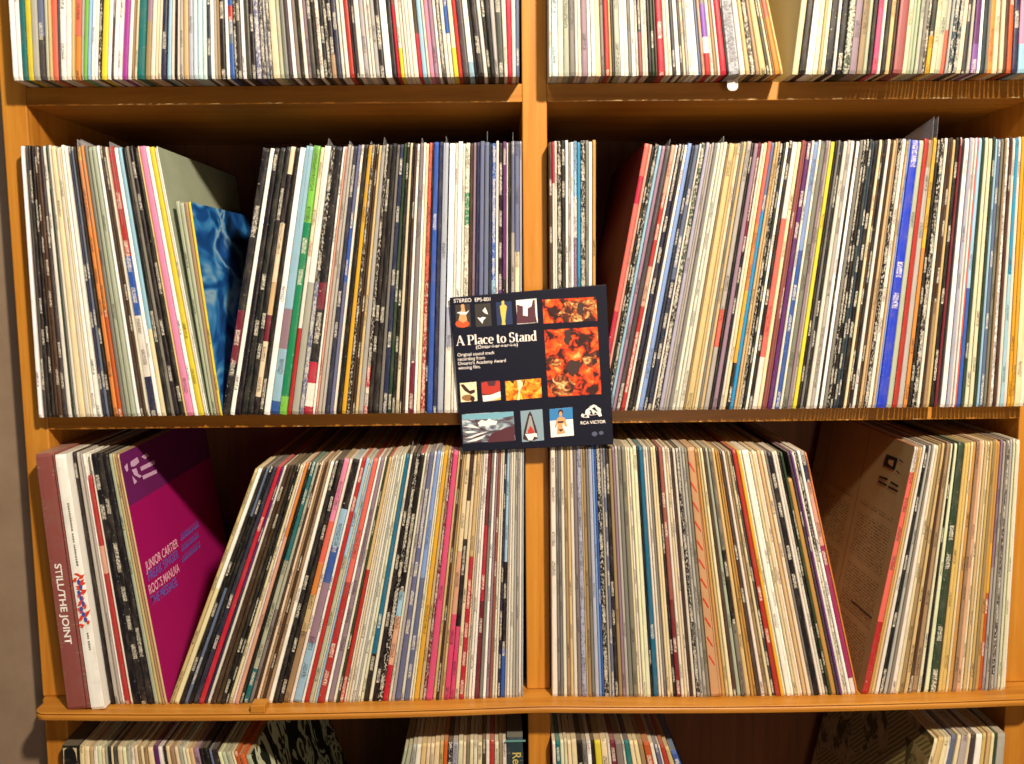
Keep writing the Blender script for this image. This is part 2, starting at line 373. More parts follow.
G['2D'] = dict(bay='right bay of the second shelf', z=0, y=-22, anchors=[(647.2,150,598.5,412),(674,146,622.6,412),(733,145,690,411),(912,143,881,408),(1022,139,1012,407),(1060,139,1052,407)], rows=[
 (600,320,7.28,'88 R2|q0@.12|R2@.22|q0@.62|R1@.78#maroon*coral and crimson, 125 x0, 146 k1, 165 k3, 190 B0, 213 u0, 240 d1, 278 x1|r0@.18|x1@.45|r2@.6*rusty red, 310 w0, 328 v1|k2@.8, 360 k1, 382 W0, 405 z1*periwinkle, 440 v1, 465 l2|v1@.5, 500 w0, 515 E3|k2@.5, 550 a0, 580 G0, 595 G1, 615 g0, 642 w0, 668 w1, 692 w1, 722 t0, 735 C2*dotted tan, 780 C0, 800 c0, 825 g0, 845 C0, 870 G1|R0@.62|G0@.76, 905 k0, 927 .'),
 (700,320,7.28,'199 u0*mauve, 232 m2|k2@.4, 256 w0, 275 c0, 300 R1|o0@.3|Y0@.55|k1@.82, 328 l0|h0@.25*bright azure, 358 C1, 378 C0, 395 k3, 420 k2, 440 W0, 460 k1, 490 w2|R0@.28|w0@.8*orange coral, 530 c0, 560 i0, 582 i1, 600 P1*deep purple, 635 w0, 655 z2|b0@.4, 690 w0, 710 g2, 745 u1, 765 G1, 785 y0*lemon yellow, 815 k0, 837 .'),
 (800,320,7.28,'108 g1, 126 k2, 150 w0, 180 G2, 208 W0, 235 k0, 246 W0, 275 g0, 300 k3, 322 k2, 345 D2, 368 D1, 390 k1, 420 c0, 442 n1, 463 k2, 485 w0, 510 n0, 530 C2, 550 t2, 570 k3, 600 w1, 630 C1, 645 z0, 660 j1*electric blue, 730 s0, 770 r0, 808 t0|G0@.1, 848 Y0|o1@.4*orange edged, 878 k2, 905 k3, 940 w0, 965 n0, 985 n1|t1@.6, 1012 C0, 1035 k1, 1065 m0, 1085 .'),
 (884,320,7.28,'498 W0, 535 a0, 560 w0, 580 W0, 595 R0, 610 B0|b0@.55, 640 E0, 665 S0, 695 S0, 725 E0, 750 B0, 772 l1, 800 g1, 822 t0, 840 W3*black ticked white, 865 n0, 888 w0, 912 h1|B0@.5, 940 w0, 965 Y0*olive yellow, 990 Y1, 1015 c0, 1060 w0, 1095 G0, 1130 .')])
G['3A'] = dict(bay='left bay above the ledge', z=Z3, y=-22, anchors=[(33,444,72,703),(118,453,167,703)], rows=[
 (20,610,7.28,'283 @BOX, 445 @WHT, 545 k0, 578 G0*silvery, 605 G1, 625 W0, 645 r0|x0@.3|r0@.42*thin red, 682 w0, 700 k1, 752 k2, 803 k1, 848 s0, 878 C0, 905 t0, 922 C0#magenta*tan edged, 940 .')])
G['3B'] = dict(bay='left bay above the ledge', z=Z3, y=-22, anchors=[(256.5,463,168.5,703),(333.5,457,270,703),(374,455,316.5,702),(407,454,364.5,702),(455,449,427,701),(522.5,447,521.5,700)], rows=[
 (160,610,7.28,'306 C2*leftmost tan leaning, 335 W0|c0@.5, 372 k1, 404 l2|k1@.2|l1@.5, 430 k0, 460 v0, 497 q0*bright red, 535 P0|v0@.5, 552 w0, 575 n0, 612 n0, 643 k0, 672 k2, 692 c1, 716 w0, 736 o0|x0@.3, 765 k1, 790 T0|s2@.4|T0@.85*teal and grey, 826 s1|g0@.6, 852 n0, 872 c0, 892 t0, 910 n1, 930 t1, 952 W0*solid white, 983 k1, 1019 .'),
 (280,610,7.28,'146 k1, 182 p1|R0@.25|o0@.42|C1@.55|t2@.7*orange and tan mottled, 226 w0, 252 k2|B1@.2|b1@.35|u1@.5|B1@.75, 308 W0, 328 r1*thin scarlet, 360 B1|s0@.4, 390 w0, 402 B0, 420 R1|r2@.5*speckled coral, 464 W0, 486 u2, 520 w0, 542 E1, 560 C1|r0@.45, 590 w0, 604 c0, 622 w0, 642 w1, 662 G0, 674 w1, 696 S1, 716 H0|k0@.8*petrol blue, 750 w0, 775 k1, 808 k3, 842 k2|B0@.55|x0@.65|q0@.85, 882 w1, 902 G1, 925 l2, 963 w0, 985 .'),
 (400,610,7.28,'111 z1|l1@.5, 146 w0, 163 c0, 178 Y1, 212 C1, 236 m3, 258 I0*hot pink, 304 C0, 325 n1, 342 t1, 358 C0, 376 c1|x0@.4|I1@.65, 415 n0|c1@.2|k1@.35|I1@.7, 447 c1, 475 C2|q0@.42*crimson bottomed, 507 c0, 520 G0, 536 w1, 556 W1, 577 m0|q0@.3|m0@.6, 608 g0, 630 W0, 652 u0, 672 i0, 692 w0, 710 w0, 726 v2, 747 B1|k1@.45|b0@.8, 775 G0, 788 w0, 805 w0, 826 G2, 845 G1, 866 w0, 884 a0, 899 .')])
G['3C'] = dict(bay='right bay above the ledge', z=Z3, y=-22, anchors=[(549.5,447,552,698),(636.4,446,652,697),(686,446,710,696),(731.5,448,776,695),(805.7,448,858,691)], rows=[
 (540,610,7.28,'82 w1*leftmost off-white, 122 g2, 142 g1, 162 w0, 188 t1, 212 C0, 235 w0, 262 g0, 290 a3, 325 C0, 335 t1, 360 g2, 383 a0*pale lilac, 412 z0, 430 b0, 447 k3, 480 G0, 497 l2, 520 k2, 548 t0, 575 u0, 597 G0, 620 g0, 650 g1, 682 c0, 698 w1, 716 S1, 742 S0, 772 k0, 790 H0*petrol blue, 825 w0, 845 w0, 862 g0, 885 c0, 905 c0, 927 k2, 948 i1|m1@.6, 980 .'),
 (660,610,7.28,'107 w0, 130 c1, 150 w1, 166 n0, 190 w0, 212 k3, 240 G1, 262 G2, 285 g1, 310 @ZIG, 386 J0, 410 C0, 432 c0, 458 n0, 485 s0, 512 g2|k1@.4|g2@.7, 545 C0, 575 J0, 595 J1, 612 n0, 640 w0, 665 t1, 690 c2, 712 d2, 735 r0*dark red, 770 Y0, 793 S0, 812 W0, 845 W0, 868 c1, 888 c0, 910 w0, 930 C0, 958 c0, 987 .'),
 (770,610,7.28,'186 g0, 206 k1, 245 w0, 268 w0, 290 k2, 310 E1, 330 J0*short ochre, 365 d0, 385 P0, 405 w0, 424 k3|w2@.4, 446 W0, 470 G0|v0@.04|x1@.12|N0@.38|w0@.93*magenta, 505 o0, 520 .')])
G['3E'] = dict(bay='right bay above the ledge', z=Z3, y=-22, anchors=[(914,443,859,692),(961,440,932.4,689),(1021,437,1006,688)], rows=[
 (770,610,7.28,'798 w0|R2@.1|r1@.7#brown*coral red, 842 J0, 860 C0, 880 .'),
 (884,610,7.28,'50 w0, 76 k1, 106 G0, 130 g0, 150 w0, 180 c0, 206 t1, 236 C1, 262 n1, 292 t1, 325 S0, 347 k0, 371 S0, 401 E2*mottled dark green, 455 K0, 482 K0, 510 c0, 528 J0, 556 t2, 584 x1, 610 c1, 630 C0, 652 c0, 670 K0, 690 t0, 710 J0, 735 J0|Y0@.4|O0@.6*orange bottomed, 760 u1|G1@.5, 780 G1, 800 g0, 816 d3*dark lettered, 842 G0, 865 S0, 884 S0, 902 w0, 925 .')])
G['1A'] = dict(bay='left bay of the top shelf', z=Z1, y=-22, anchors=[(8.2,0,13.2,81),(52,0,54.5,81),(88,0,86,81),(128,0,124.5,81),(163.6,0,161,81),(184,0,184.5,81),(206.5,0,207.5,81),(223.4,0,226,81),(269,0,274.5,81),(288,0,295,81),(342.4,0,350,81),(379.5,0,387,81),(451.8,0,460,81),(479,0,488,81),(506.8,0,509,81),(519.4,0,519.6,81)], rows=[
 (0,40,7.28,'73 W0*leftmost white, 112 W0, 146 T0*teal, 188 y0*lime yellow, 230 G0, 278 l1|d0@.85, 322 s0, 350 C1, 376 R0*coral, 415 d0, 435 W0, 478 W0, 520 C0, 545 R1|o0@.85, 585 G0, 605 f0, 640 B0, 665 W0, 690 W1, 715 k3, 738 y0*bright yellow, 785 W0, 815 d0, 833 W0, 865 W0, 895 M0*violet, 935 W0, 970 t0, 983 .'),
 (130,40,7.28,'37 c0, 60 T0*dark teal, 115 u1|t1@.8, 155 w0, 190 c0, 212 w0, 232 v1, 270 B0, 300 w0, 322 k0, 340 w0, 360 G1, 388 C0, 425 a0, 460 A0, 492 A0, 525 A0, 555 D0, 585 W0, 610 G0, 630 t0, 650 k1, 690 W0, 718 b0|r1@.75|l0@.8|b1@.88, 755 k3, 775 d2, 808 W0, 835 d1, 873 k1, 905 l3, 945 d3, 975 .'),
 (260,40,7.28,'28 l3, 50 d3, 78 c0, 128 s0, 157 g1, 190 d1, 218 W0, 248 g2, 275 k0, 300 w0, 328 u2, 355 d2, 388 k2, 415 w3, 445 k1, 475 d3, 500 k1|t0@.92, 535 v0, 572 w1, 600 w0, 630 r0*red, 665 k0, 682 d1, 702 w2, 740 G2, 773 w0, 797 w1, 820 G2, 850 k2, 888 W0, 940 k0, 975 i0|q0@.75, 1000 .'),
 (390,40,7.28,'54 w0|y0@.9, 82 w1, 105 w0, 125 w0, 150 w0, 185 n0|q0@.85, 212 B0*light blue, 248 w0, 268 p0, 300 u1, 330 w0, 355 d3, 383 w0, 410 b1|w1@.85, 440 c0|y0@.9, 475 r0, 505 d2, 550 W0|B0@.95, 590 k0, 612 k2, 655 w1, 685 k0, 712 k1, 745 G1, 775 d2, 820 w0, 850 q0*crimson, 885 w0, 915 l0, 942 .')])
G['1B'] = dict(bay='right bay of the top shelf', z=Z1, y=-22, anchors=[(548,0,549,78),(603,0,606,79),(645.8,0,649.2,79),(684.4,0,690.6,79),(734.6,0,744,79),(767.5,0,784,79)], rows=[
 (540,40,7.28,'62 w0, 82 A1, 128 w0, 168 s1, 210 g2, 250 w0, 272 w0, 298 u0, 342 W0, 368 W0, 400 c0, 437 g1, 465 r0*dark red, 500 C0, 515 d0, 537 G2, 578 W0, 608 W0, 637 g2, 662 W0, 692 w1, 710 k1|i0@.85, 737 w1, 757 w0, 780 k0, 805 E1, 830 n0, 850 q2*crimson, 897 w0, 924 w0, 950 d1, 974 .'),
 (670,40,7.28,'28 W0, 60 d2, 80 c1, 100 G1, 120 W0, 155 W0, 190 l0, 213 x0, 235 g1|V0@.755|W0@.87|r0@.925*lavender white and red, 275 w1, 300 t0, 325 w0, 345 q0*deep red, 390 k0, 402 a3*wide grey and white, 480 w0, 520 C0, 552 d3, 590 t1, 620 C1, 665 d1, 690 c0, 708 t0, 718 R0|o0@.8*orange, 755 C0, 775 .')])
G['1C'] = dict(bay='right bay of the top shelf', z=Z1, y=-22, anchors=[(802,0,792,78),(844,0,836,78),(899.7,0,891.5,78),(966.4,0,956.8,78),(983,0,977.5,78),(1014.5,0,1011,78),(1060,0,1057,78)], rows=[
 (785,40,7.28,'85 c0, 130 k0, 180 W0, 230 S0, 265 C1, 285 S0, 315 k2, 370 w0, 395 k2, 440 E3, 492 u1, 545 t2, 590 s0, 620 k0, 655 I1*pink, 695 w0, 720 k0, 755 C0, 788 n0, 810 i0*broad maroon brown, 878 .'),
 (884,40,7.28,'157 c0, 190 s0, 218 s0, 245 s2, 275 g2, 303 d3, 328 d2|Y0@.87, 360 c1, 395 s1, 440 G0|R0@.85, 470 G0, 490 D3, 525 D3, 555 c0, 590 d1, 620 G1, 645 P1|V0@.9, 690 W0, 713 D0, 745 g0, 765 o1, 805 c0, 843 c1, 875 n0, 905 O0, 942 v1, 985 p0|B0@.9, 1050 w0, 1090 c0, 1130 G0, 1170 .')])
Z4 = -723.0
G['4A'] = dict(bay='left bay below the ledge', z=Z4, y=2, anchors=[(61,740,62.5,764),(79,742,80,764),(199.3,750,202.5,764),(232.5,747,238.5,764),(250,747,257,764)], rows=[
 (40,755,7.64,'160 @SET, 295 c0, 330 c0, 368 C0, 402 w0, 432 S0, 465 c0, 488 s0, 508 k0, 533 c0, 553 d1, 583 c0, 625 S1, 655 s1, 685 w0, 713 c0, 742 t0, 765 c0, 792 t1, 820 c0, 862 P1, 903 W0, 935 k0, 960 .'),
 (160,755,7.64,'43 c0, 75 t1, 112 c0, 140 s0, 170 w0, 195 c0, 222 C0, 255 u0, 300 k0, 335 k1, 372 l0, 395 k0, 442 S0, 470 s0, 500 s0, 540 c0, 560 O1, 595 w0, 605 O0*orange red, 645 s2#camo, 690 .')])
G['4B'] = dict(bay='left bay below the ledge', z=Z4, y=2, anchors=[(410,745,406,764),(418,743,416,764),(445,742,444,764),(520,740,521,764)], rows=[
 (395,755,7.64,'62 s0, 88 s1, 122 G0, 158 w0, 198 C0, 238 c0, 268 c0, 300 c1, 340 C1, 370 O0*rust, 402 k3, 440 a1, 482 S1, 520 c0, 545 g0, 570 c0, 600 w0, 632 c1, 668 n1, 695 w0, 725 r1, 762 S1, 795 t1, 822 w0, 855 @BOOK, 985 .')])
G['4C'] = dict(bay='right bay below the ledge', z=Z4, y=2, anchors=[(551,738,552,764),(610.4,739,613,764),(661.5,742.5,667,764),(670.6,745,678,764)], rows=[
 (545,755,7.64,'50 w0, 78 T1*teal, 112 S0, 142 S0, 168 c0, 200 c0, 243 k2, 283 g2, 318 W1, 352 k0, 380 y1|C1@.6, 430 c1, 478 w0, 502 m0*deep red, 542 g1, 595 w0, 615 T1|v0@.5, 655 c0, 690 c0, 725 t1, 765 O0*rust orange, 815 w0, 848 l1, 878 w0, 895 r0*bright red, 932 C0, 970 b1, 1015 .')])
G['4E'] = dict(bay='right bay below the ledge', z=Z4, y=2, anchors=[(937.5,736,930,764),(977.4,731,973,764),(1006,732,1003,764)], rows=[
 (891,755,7.64,'298 c1#leafy, 330 C0, 378 c1, 415 w0, 440 l2, 480 c0, 513 G1, 570 c0, 597 d1, 638 W0, 690 K0, 720 C1, 752 c0, 780 E0, 800 G0, 862 .')])
Z4 = LOWZ
for k in G:
    if k[0] == '4': G[k]['z'] = Z4; G[k]['y'] = -22
    if k[0] == '1': G[k]['y'] = -38
# ------------------------------------------------------------------ read the chunks into leaning boundary lines
TOK = re.compile(r'^([\d.]+) (@?[A-Z]+|\.|[^*#]+?)(?:#(\w+))?(?:\*(.*))?$')
def lines_of(g):
    zs, Y = g['z'], g['y']
    A = []
    for xt, yt, xb, yb in g['anchors']:
        a, b = at(xt, yt, Y), at(xb, yb, Y); m = (a.x-b.x)/(a.z-b.z)
        A.append((b.x + m*(zs-b.z), m))
    A.sort()
    def slope(x):
        if x <= A[0][0]: return A[0][1]
        for (x0, m0), (x1, m1) in zip(A, A[1:]):
            if x <= x1: return m0+(m1-m0)*(x-x0)/(x1-x0)
        return A[-1][1]
    out = []
    for x0, yr, mg, txt in g['rows']:
        for t in txt.split(','):
            mt = TOK.match(t.strip())
            zx, code, cover, lm = float(mt[1]), mt[2], mt[3], mt[4]
            P = at(x0+zx/mg, yr, Y); x = P.x
            for _ in range(12): x = P.x - slope(x)*(P.z-zs)
            out.append([x, slope(x), code, cover, lm, x0+zx/mg, x0])
    # keep the row between its two uprights
    n_ = len(out); lo, hi = (XI[1]+.5, XI[2]-.5) if out[n_//2][0] < 0 else (XI[3]+.5, XI[4]-.5)
    bots = [o[0] for o in out]; tops = [o[0]+o[1]*320 for o in out]
    def fit(v):
        a, b = v[0], v[-1]; a2, b2 = max(a, lo), min(b, hi)
        return [a2+(x-a)*(b2-a2)/(b-a) for x in v]
    bots, tops = fit(bots), fit(tops)
    for o, p, q in zip(out, bots, tops): o[0] = p; o[1] = (q-p)/320
    rec = []
    for a, b in zip(out, out[1:]):
        if a[2] == '.': continue
        rec.append(dict(L=a[0], mL=a[1], R=b[0], mR=b[1], code=a[2], cover=a[3], lm=a[4], px=a[5], w=b[5]-a[5]))
    return rec
def parse(code):
    segs, prt = [], 0
    for s in code.split('|'):
        mt = re.match(r'^([A-Za-z])(\d?)(?:@([\d.]+))?$', s)
        segs.append((float(mt[3] or 0), mt[1])); prt = max(prt, int(mt[2] or 0))
    return segs, (0.0, .28, .62, 1.0)[prt], prt
RECS = []
for key, g in G.items():
    H = {'1': 81, '2': 270, '3': 255, '4': 26}[key[0]]
    if key == '2T': H = 215
    lst = lines_of(g); g['recs'] = lst
    for i, r in enumerate(lst):
        r.update(key=key, i=i, area=r['w']*H, special=r['code'].startswith('@'))
        if r['lm'] or r['cover'] or r['special']: r['area'] += 1e5
        RECS.append(r)
ordinary = sorted([r for r in RECS if not r['special']], key=lambda r: -r['area'])
KEEP = 300
for n, r in enumerate(ordinary): r['solo'] = n < KEEP
print('RECORDS', len(ordinary), 'solo', min(KEEP, len(ordinary)))
# ------------------------------------------------------------------ cover pictures
def cov_plain(name, c, c2, s=6):
    n = NT(name, .5, .3); n.color(n.ramp(n.noise(n.uv(), s, 4, .7), [(.3, c), (.7, c2)])); return n.m
def cov_blue():
    n = NT('blue_figure_picture', .45, .3); v = n.mapping(n.uv(), (1, 1.3, 1))
    f = n.noise(v, 3.1, 2, .5, 1.2)
    n.color(n.ramp(f, [(.30, (14, 34, 60)), (.44, (26, 84, 160)), (.5, (60, 140, 205)), (.58, (150, 190, 215)), (.64, (30, 90, 170)), (.75, (16, 40, 70))])); return n.m
def cov_magenta():
    n = NT('magenta_cover_print', .45, .3)
    sp_ = n.new('ShaderNodeSeparateXYZ'); n.link(n.uv(), sp_.inputs[0])
    f = n.math('MULTIPLY', n.math('GREATER_THAN', sp_.outputs[1], .795), n.math('LESS_THAN', sp_.outputs[0], 2))
    n.color(n.mix(f, c4((164, 18, 100)), c4((108, 34, 98)))); return n.m
def cov_print(name, a, b, ink, fs=150):
    """back cover in small print: columns of text lines"""
    n = NT(name, .6, .2); sp_ = n.new('ShaderNodeSeparateXYZ'); n.link(n.uv(), sp_.inputs[0]); u, v = sp_.outputs[0], sp_.outputs[1]
    ln = n.math('FRACT', n.math('MULTIPLY', v, 84.0)); on = n.math('GREATER_THAN', ln, .48)
    cb = n.new('ShaderNodeCombineXYZ'); n.link(n.math('FLOOR', n.math('MULTIPLY', u, fs)), cb.inputs[0]); n.link(n.math('FLOOR', n.math('MULTIPLY', v, 84.0)), cb.inputs[1])
    wn = n.new('ShaderNodeTexWhiteNoise', noise_dimensions='3D'); n.link(cb.outputs[0], wn.inputs[0])
    on = n.math('MULTIPLY', on, n.math('GREATER_THAN', wn.outputs[0], .3))
    cu = n.math('FRACT', n.math('MULTIPLY', u, 2.35)); colm = n.math('MULTIPLY', n.math('GREATER_THAN', cu, .12), n.math('LESS_THAN', cu, .90))
    blk = n.math('LESS_THAN', v, .70)
    para = n.math('GREATER_THAN', n.math('FRACT', n.math('MULTIPLY', v, 4.6)), .12)
    on = n.math('MULTIPLY', n.math('MULTIPLY', n.math('MULTIPLY', on, colm), blk), para)
    rule = n.math('LESS_THAN', n.math('ABSOLUTE', n.math('SUBTRACT', n.math('FRACT', n.math('ADD', n.math('MULTIPLY', u, 2.35), .5)), .5)), .008)
    base = n.ramp(n.noise(n.uv(), 5, 4, .6), [(.3, a), (.7, b)])
    n.color(n.mix(n.math('MULTIPLY', n.math('MAXIMUM', on, rule), .55), base, c4(ink))); return n.m
def cov_camo():
    n = NT('black_and_pale_leaf_picture', .5, .3); f = n.noise(n.mapping(n.uv(), (1, 1, 1)), 5.2, 2, .5, 2.2)
    n.color(n.ramp(f, [(.0, (30, 34, 26)), (.46, (36, 40, 30)), (.49, (196, 200, 170)), (.56, (206, 206, 180)), (.6, (60, 60, 40)), (.7, (168, 140, 70))], 'CONSTANT')); return n.m
def cov_leafy():
    n = NT('striped_foliage_picture', .55, .2); w = n.new('ShaderNodeTexWave', wave_type='BANDS', bands_direction='DIAGONAL')
    n.link(n.uv(), w.inputs['Vector']); w.inputs['Scale'].default_value = 22; w.inputs['Distortion'].default_value = 1.5
    f = n.noise(n.uv(), 2.6, 2, .5, 1.0)
    st = n.ramp(w.outputs['Fac'], [(.4, (172, 154, 100)), (.6, (122, 108, 62))])
    dk = n.ramp(n.noise(n.uv(), 9, 3, .6, 1.5), [(.40, (84, 80, 46)), (.48, (158, 136, 88)), (.66, (180, 158, 110))])
    n.color(n.mix(n.math('GREATER_THAN', f, .5), st, dk)); return n.m
COVERS = dict(maroon=(cov_plain('dark_maroon_cover', (84, 14, 30), (98, 20, 38)), None), sage=(None, cov_plain('sage_cover_card', (152, 162, 140), (166, 174, 152))), blue=(None, cov_blue()), magenta=(None, cov_magenta()),
              brown=(cov_print('brown_liner_notes', (150, 126, 86), (166, 142, 100), (62, 50, 36)), None), camo=(None, cov_camo()), leafy=(cov_leafy(), None))
# ------------------------------------------------------------------ labels
ORD = ['first', 'second', 'third', 'fourth', 'fifth', 'sixth', 'seventh', 'eighth', 'ninth', 'tenth', 'eleventh', 'twelfth', 'thirteenth', 'fourteenth', 'fifteenth', 'sixteenth', 'seventeenth', 'eighteenth', 'nineteenth', 'twentieth', 'twenty-first', 'twenty-second', 'twenty-third', 'twenty-fourth']
SHORT = {'left bay of the second shelf': 'second shelf left', 'right bay of the second shelf': 'second shelf right', 'left bay above the ledge': 'above ledge left', 'right bay above the ledge': 'above ledge right',
         'left bay of the top shelf': 'top shelf left', 'right bay of the top shelf': 'top shelf right', 'left bay below the ledge': 'below ledge left', 'right bay below the ledge': 'below ledge right'}
def describe(r):
    segs, _, pl = parse(r['code'])
    ks = []
    for _, k in segs:
        if WORD[k] not in ks: ks.append(WORD[k])
    return (ks[0] if len(ks) == 1 else ks[0]+' and '+ks[1]), pl
SPECIAL_NAME = {'@BOX': 'thick brown box', '@WHT': 'thick white', '@ZIG': 'red slashed tan', '@SET': 'black box', '@BOOK': 'teal book'}
def label(r, seq, j):
    bay = G[r['key']]['bay']; col, pl = describe(r)
    if r['lm']:
        return 'record album with ' + ('an ' if r['lm'][0] in 'aeiou' else 'a ') + r['lm'] + ' spine, ' + bay
    best = None
    for q, s in enumerate(seq):
        if (s['lm'] or s['special']) and q != j and s['key'] == r['key']:
            d = abs(q-j) - (.5 if q < j else 0)
            if best is None or d < best[0]: best = (d, q, s)
    if best is None:
        for q, s in enumerate(seq):
            if (s['lm'] or s['special']) and q != j and (best is None or abs(q-j) < best[0]): best = (abs(q-j), q, s)
    _, q, s = best; n = abs(q-j); side = 'right' if j > q else 'left'
    nm = SPECIAL_NAME[s['code']] if s['special'] else s['lm']
    if nm.startswith('leftmost'): nm = nm + ' one'
    else: nm = nm + ' spine'
    sb = SHORT[bay]
    t = f"{col} record, {ORD[n-1]} {side} of the {nm}, {sb} bay"
    return t if len(re.findall(r"[\w'-]+", t)) <= 16 else f"{col} record, {ORD[n-1]} {side} of {nm}, {sb}"
BAYS = {}
for r in RECS: BAYS.setdefault(G[r['key']]['bay'], []).append(r)
for b in BAYS.values(): b.sort(key=lambda r: (r['L']+r['R']+(r['mL']+r['mR'])*160))
# ------------------------------------------------------------------ plastic outer sleeves that stick out above some albums
npl = NT('clear_plastic', .18, .6); npl.color(c4((196, 196, 200))); npl.b.inputs['Alpha'].default_value = .38; PLASTIC = npl.m
def plastic(root, r, g, yf, peak, back, sticker=False):
    m = (r['mL']+r['mR'])/2; u = Vector((m, 1)).normalized(); t = .18
    x = lambda z: (r['L']+r['R'])/2 + m*(z-g['z'])
    zt = g['z'] + HS*u.y
    pts = [(yf-1.0, zt-90), (yf-1.2, zt+peak*.25), (yf+.5, zt+peak), (yf+10, zt+peak*.92), (yf+back, zt+1.5), (yf+back, zt-60)]
    vs = [(x(z)-t, y, z) for y, z in pts] + [(x(z)+t, y, z) for y, z in pts]; n = len(pts)
    fs = [tuple(range(n)), tuple(range(2*n-1, n-1, -1))] + [(i, (i+1) % n, n+(i+1) % n, n+i) for i in range(n)]
    o = link_mesh('plastic_sleeve', vs, fs, PLASTIC); attach(o, root); o['label'] = 'clear plastic outer sleeve rising above the card'
FLAPS = {'2A': [(80, 7, 110, 14), (110, 5, 90, 10)], '2B': [(311, 4, 60, 6), (329, 8, 60, 6), (348, 5, 60, 6), (371, 4, 40, 4), (384, 7, 50, 5), (425, 5, 40, 4), (447, 6, 60, 6), (490, 10, 60, 8), (514, 9, 60, 8)],
         '2D': [(667, 6, 50, 5), (722, 7, 50, 6), (852, 0, 60, 5), (934, 22, 150, 19)], '3B': [(413, 10, 30, 8), (440, 6, 30, 5)], '3C': [(569, 8, 60, 6), (588, 7, 60, 6)]}
def build_record(r):
    g = G[r['key']]; segs, prt, _ = parse(r['code']); rnd = random.Random(int(r['L']*97) + 11)
    xm = (r['L']+r['R'])/2
    zs = g['z'] - (min(sag_at(r['L']), sag_at(r['R'])) if r['key'][0] == '3' else 0)
    big = r['key'] in ('3B', '3C') and 440 < r['px'] < 625
    yf = g['y'] + (rnd.uniform(-1.4, 1.6) if not big else rnd.uniform(-1.2, .6))
    H_ = g.get('H', HS) + rnd.uniform(-1.6, 1.2)
    if r['lm'] == 'short ochre': H_ -= 34
    if r['lm'] == 'thin red': H_ -= 26
    cov = COVERS.get(r['cover'])
    prt = -1.0 if r['code'].count('0') and prt == 0 else prt
    geo = sleeve_geo(r['L'], r['mL'], r['R'], r['mR'], zs, yf, segs, max(prt, 0) if prt > 0 else .14, H_, g.get('D', 312), rnd, cov)
    r['yf'], r['zs'], r['H'] = yf, zs, H_
    return geo, rnd, cov
mass = SleeveMesh(); solo_objs = []
for bay, seq in BAYS.items():
    for j, r in enumerate(seq):
        if r['special']: continue
        geo, rnd, cov = build_record(r)
        if not r['solo']: mass.add(geo, rnd); continue
        sm = SleeveMesh()
        cut = Vector((geo[0][4].x, geo[0][4].y, geo[0][4].z))
        geo = ([v-cut for v in geo[0]],) + geo[1:]
        sm.add(geo, rnd)
        mats = [SLEEVE, SLEEVE, (cov and cov[0]) or SLEEVE, (cov and cov[1]) or SLEEVE] if cov else None
        o = sm.build('record_album', None, mats); o.location = cut*MM
        tag(o, label(r, seq, j), 'record album', 'record albums in the ' + bay)
        r['obj'] = o
        for px, pk, bk, _ in FLAPS.get(r['key'], []):
            g = G[r['key']]; P = at(px, 145 if r['key'][0] == '2' else 450, g['y']); xx = P.x - r['mL']*(P.z-r['zs'])
            if r['L'] <= xx < r['R']: plastic(o, r, g, r['yf'], pk*1.15, bk)
mo = mass.build('remaining_record_albums'); tag(mo, 'slimmest and most hidden record albums standing among the rows, mostly topmost and lowest shelves', 'record albums', None, 'stuff')
# ------------------------------------------------------------------ print helpers
def px_on(r, side, px, py):
    """depth and length along a cover for a pixel that lies on it (side 'R' or 'L')"""
    x0, m = (r['R'], r['mR']) if side == 'R' else (r['L'], r['mL'])
    nrm = Vector((1, 0, -m)); P0 = Vector((x0, 0, r['zs']))
    d = FWD + RGT*((px-512)/F) + UPV*((382-py)/F); t = (P0-CAMP).dot(nrm)/d.dot(nrm)
    return CAMP + d*t
def text_mesh(name, body, size, mat, parent, origin, ax, ay, sx=1.0, bold=0.0, align='LEFT', shear=0.0):
    cu = bpy.data.curves.new(name, 'FONT'); cu.body = body; cu.size = 1; cu.align_x = align; cu.offset = bold; cu.shear = shear
    to = bpy.data.objects.new(name, cu); COL.objects.link(to)
    bpy.context.view_layer.update()
    me = bpy.data.meshes.new_from_object(to.evaluated_get(bpy.context.evaluated_depsgraph_get()))
    bpy.data.objects.remove(to); me.name = name; me.materials.clear(); me.materials.append(mat)
    o = Vector(origin); ax = Vector(ax).normalized(); ay = Vector(ay).normalized()
    for v in me.vertices: v.co = (o + ax*(v.co.x*size*sx) + ay*(v.co.y*size))*MM
    ob = bpy.data.objects.new(name, me); COL.objects.link(ob); attach(ob, parent); return ob
INKW = plain('white_print', (244, 236, 232), .5); INKK = plain('black_print', (24, 22, 24), .5); INKR = plain('red_print', (206, 44, 30), .5)
INKB = plain('violet_blue_print', (104, 96, 196), .5); INKP = plain('pale_pink_print', (246, 190, 214), .5); INKG = plain('gold_print', (196, 176, 96), .4)
def flat(name, polys, frame, mats, parent, lift=.15, z=0):
    """printed shapes: polygons in (a, b) of a frame (origin, a axis, b axis, outward normal)"""
    o, a, b, n = frame; vs, fs, mi = [], [], []
    for k, (pl, m) in enumerate(polys):
        base = len(vs)
        for p, q in pl: vs.append(o + a*p + b*q + n*(lift + k*.004))
        fs.append(tuple(range(base, base+len(pl)))); mi.append(m)
    ob = link_mesh(name, vs, fs, mats); ob.data.polygons.foreach_set('material_index', mi); attach(ob, parent); return ob
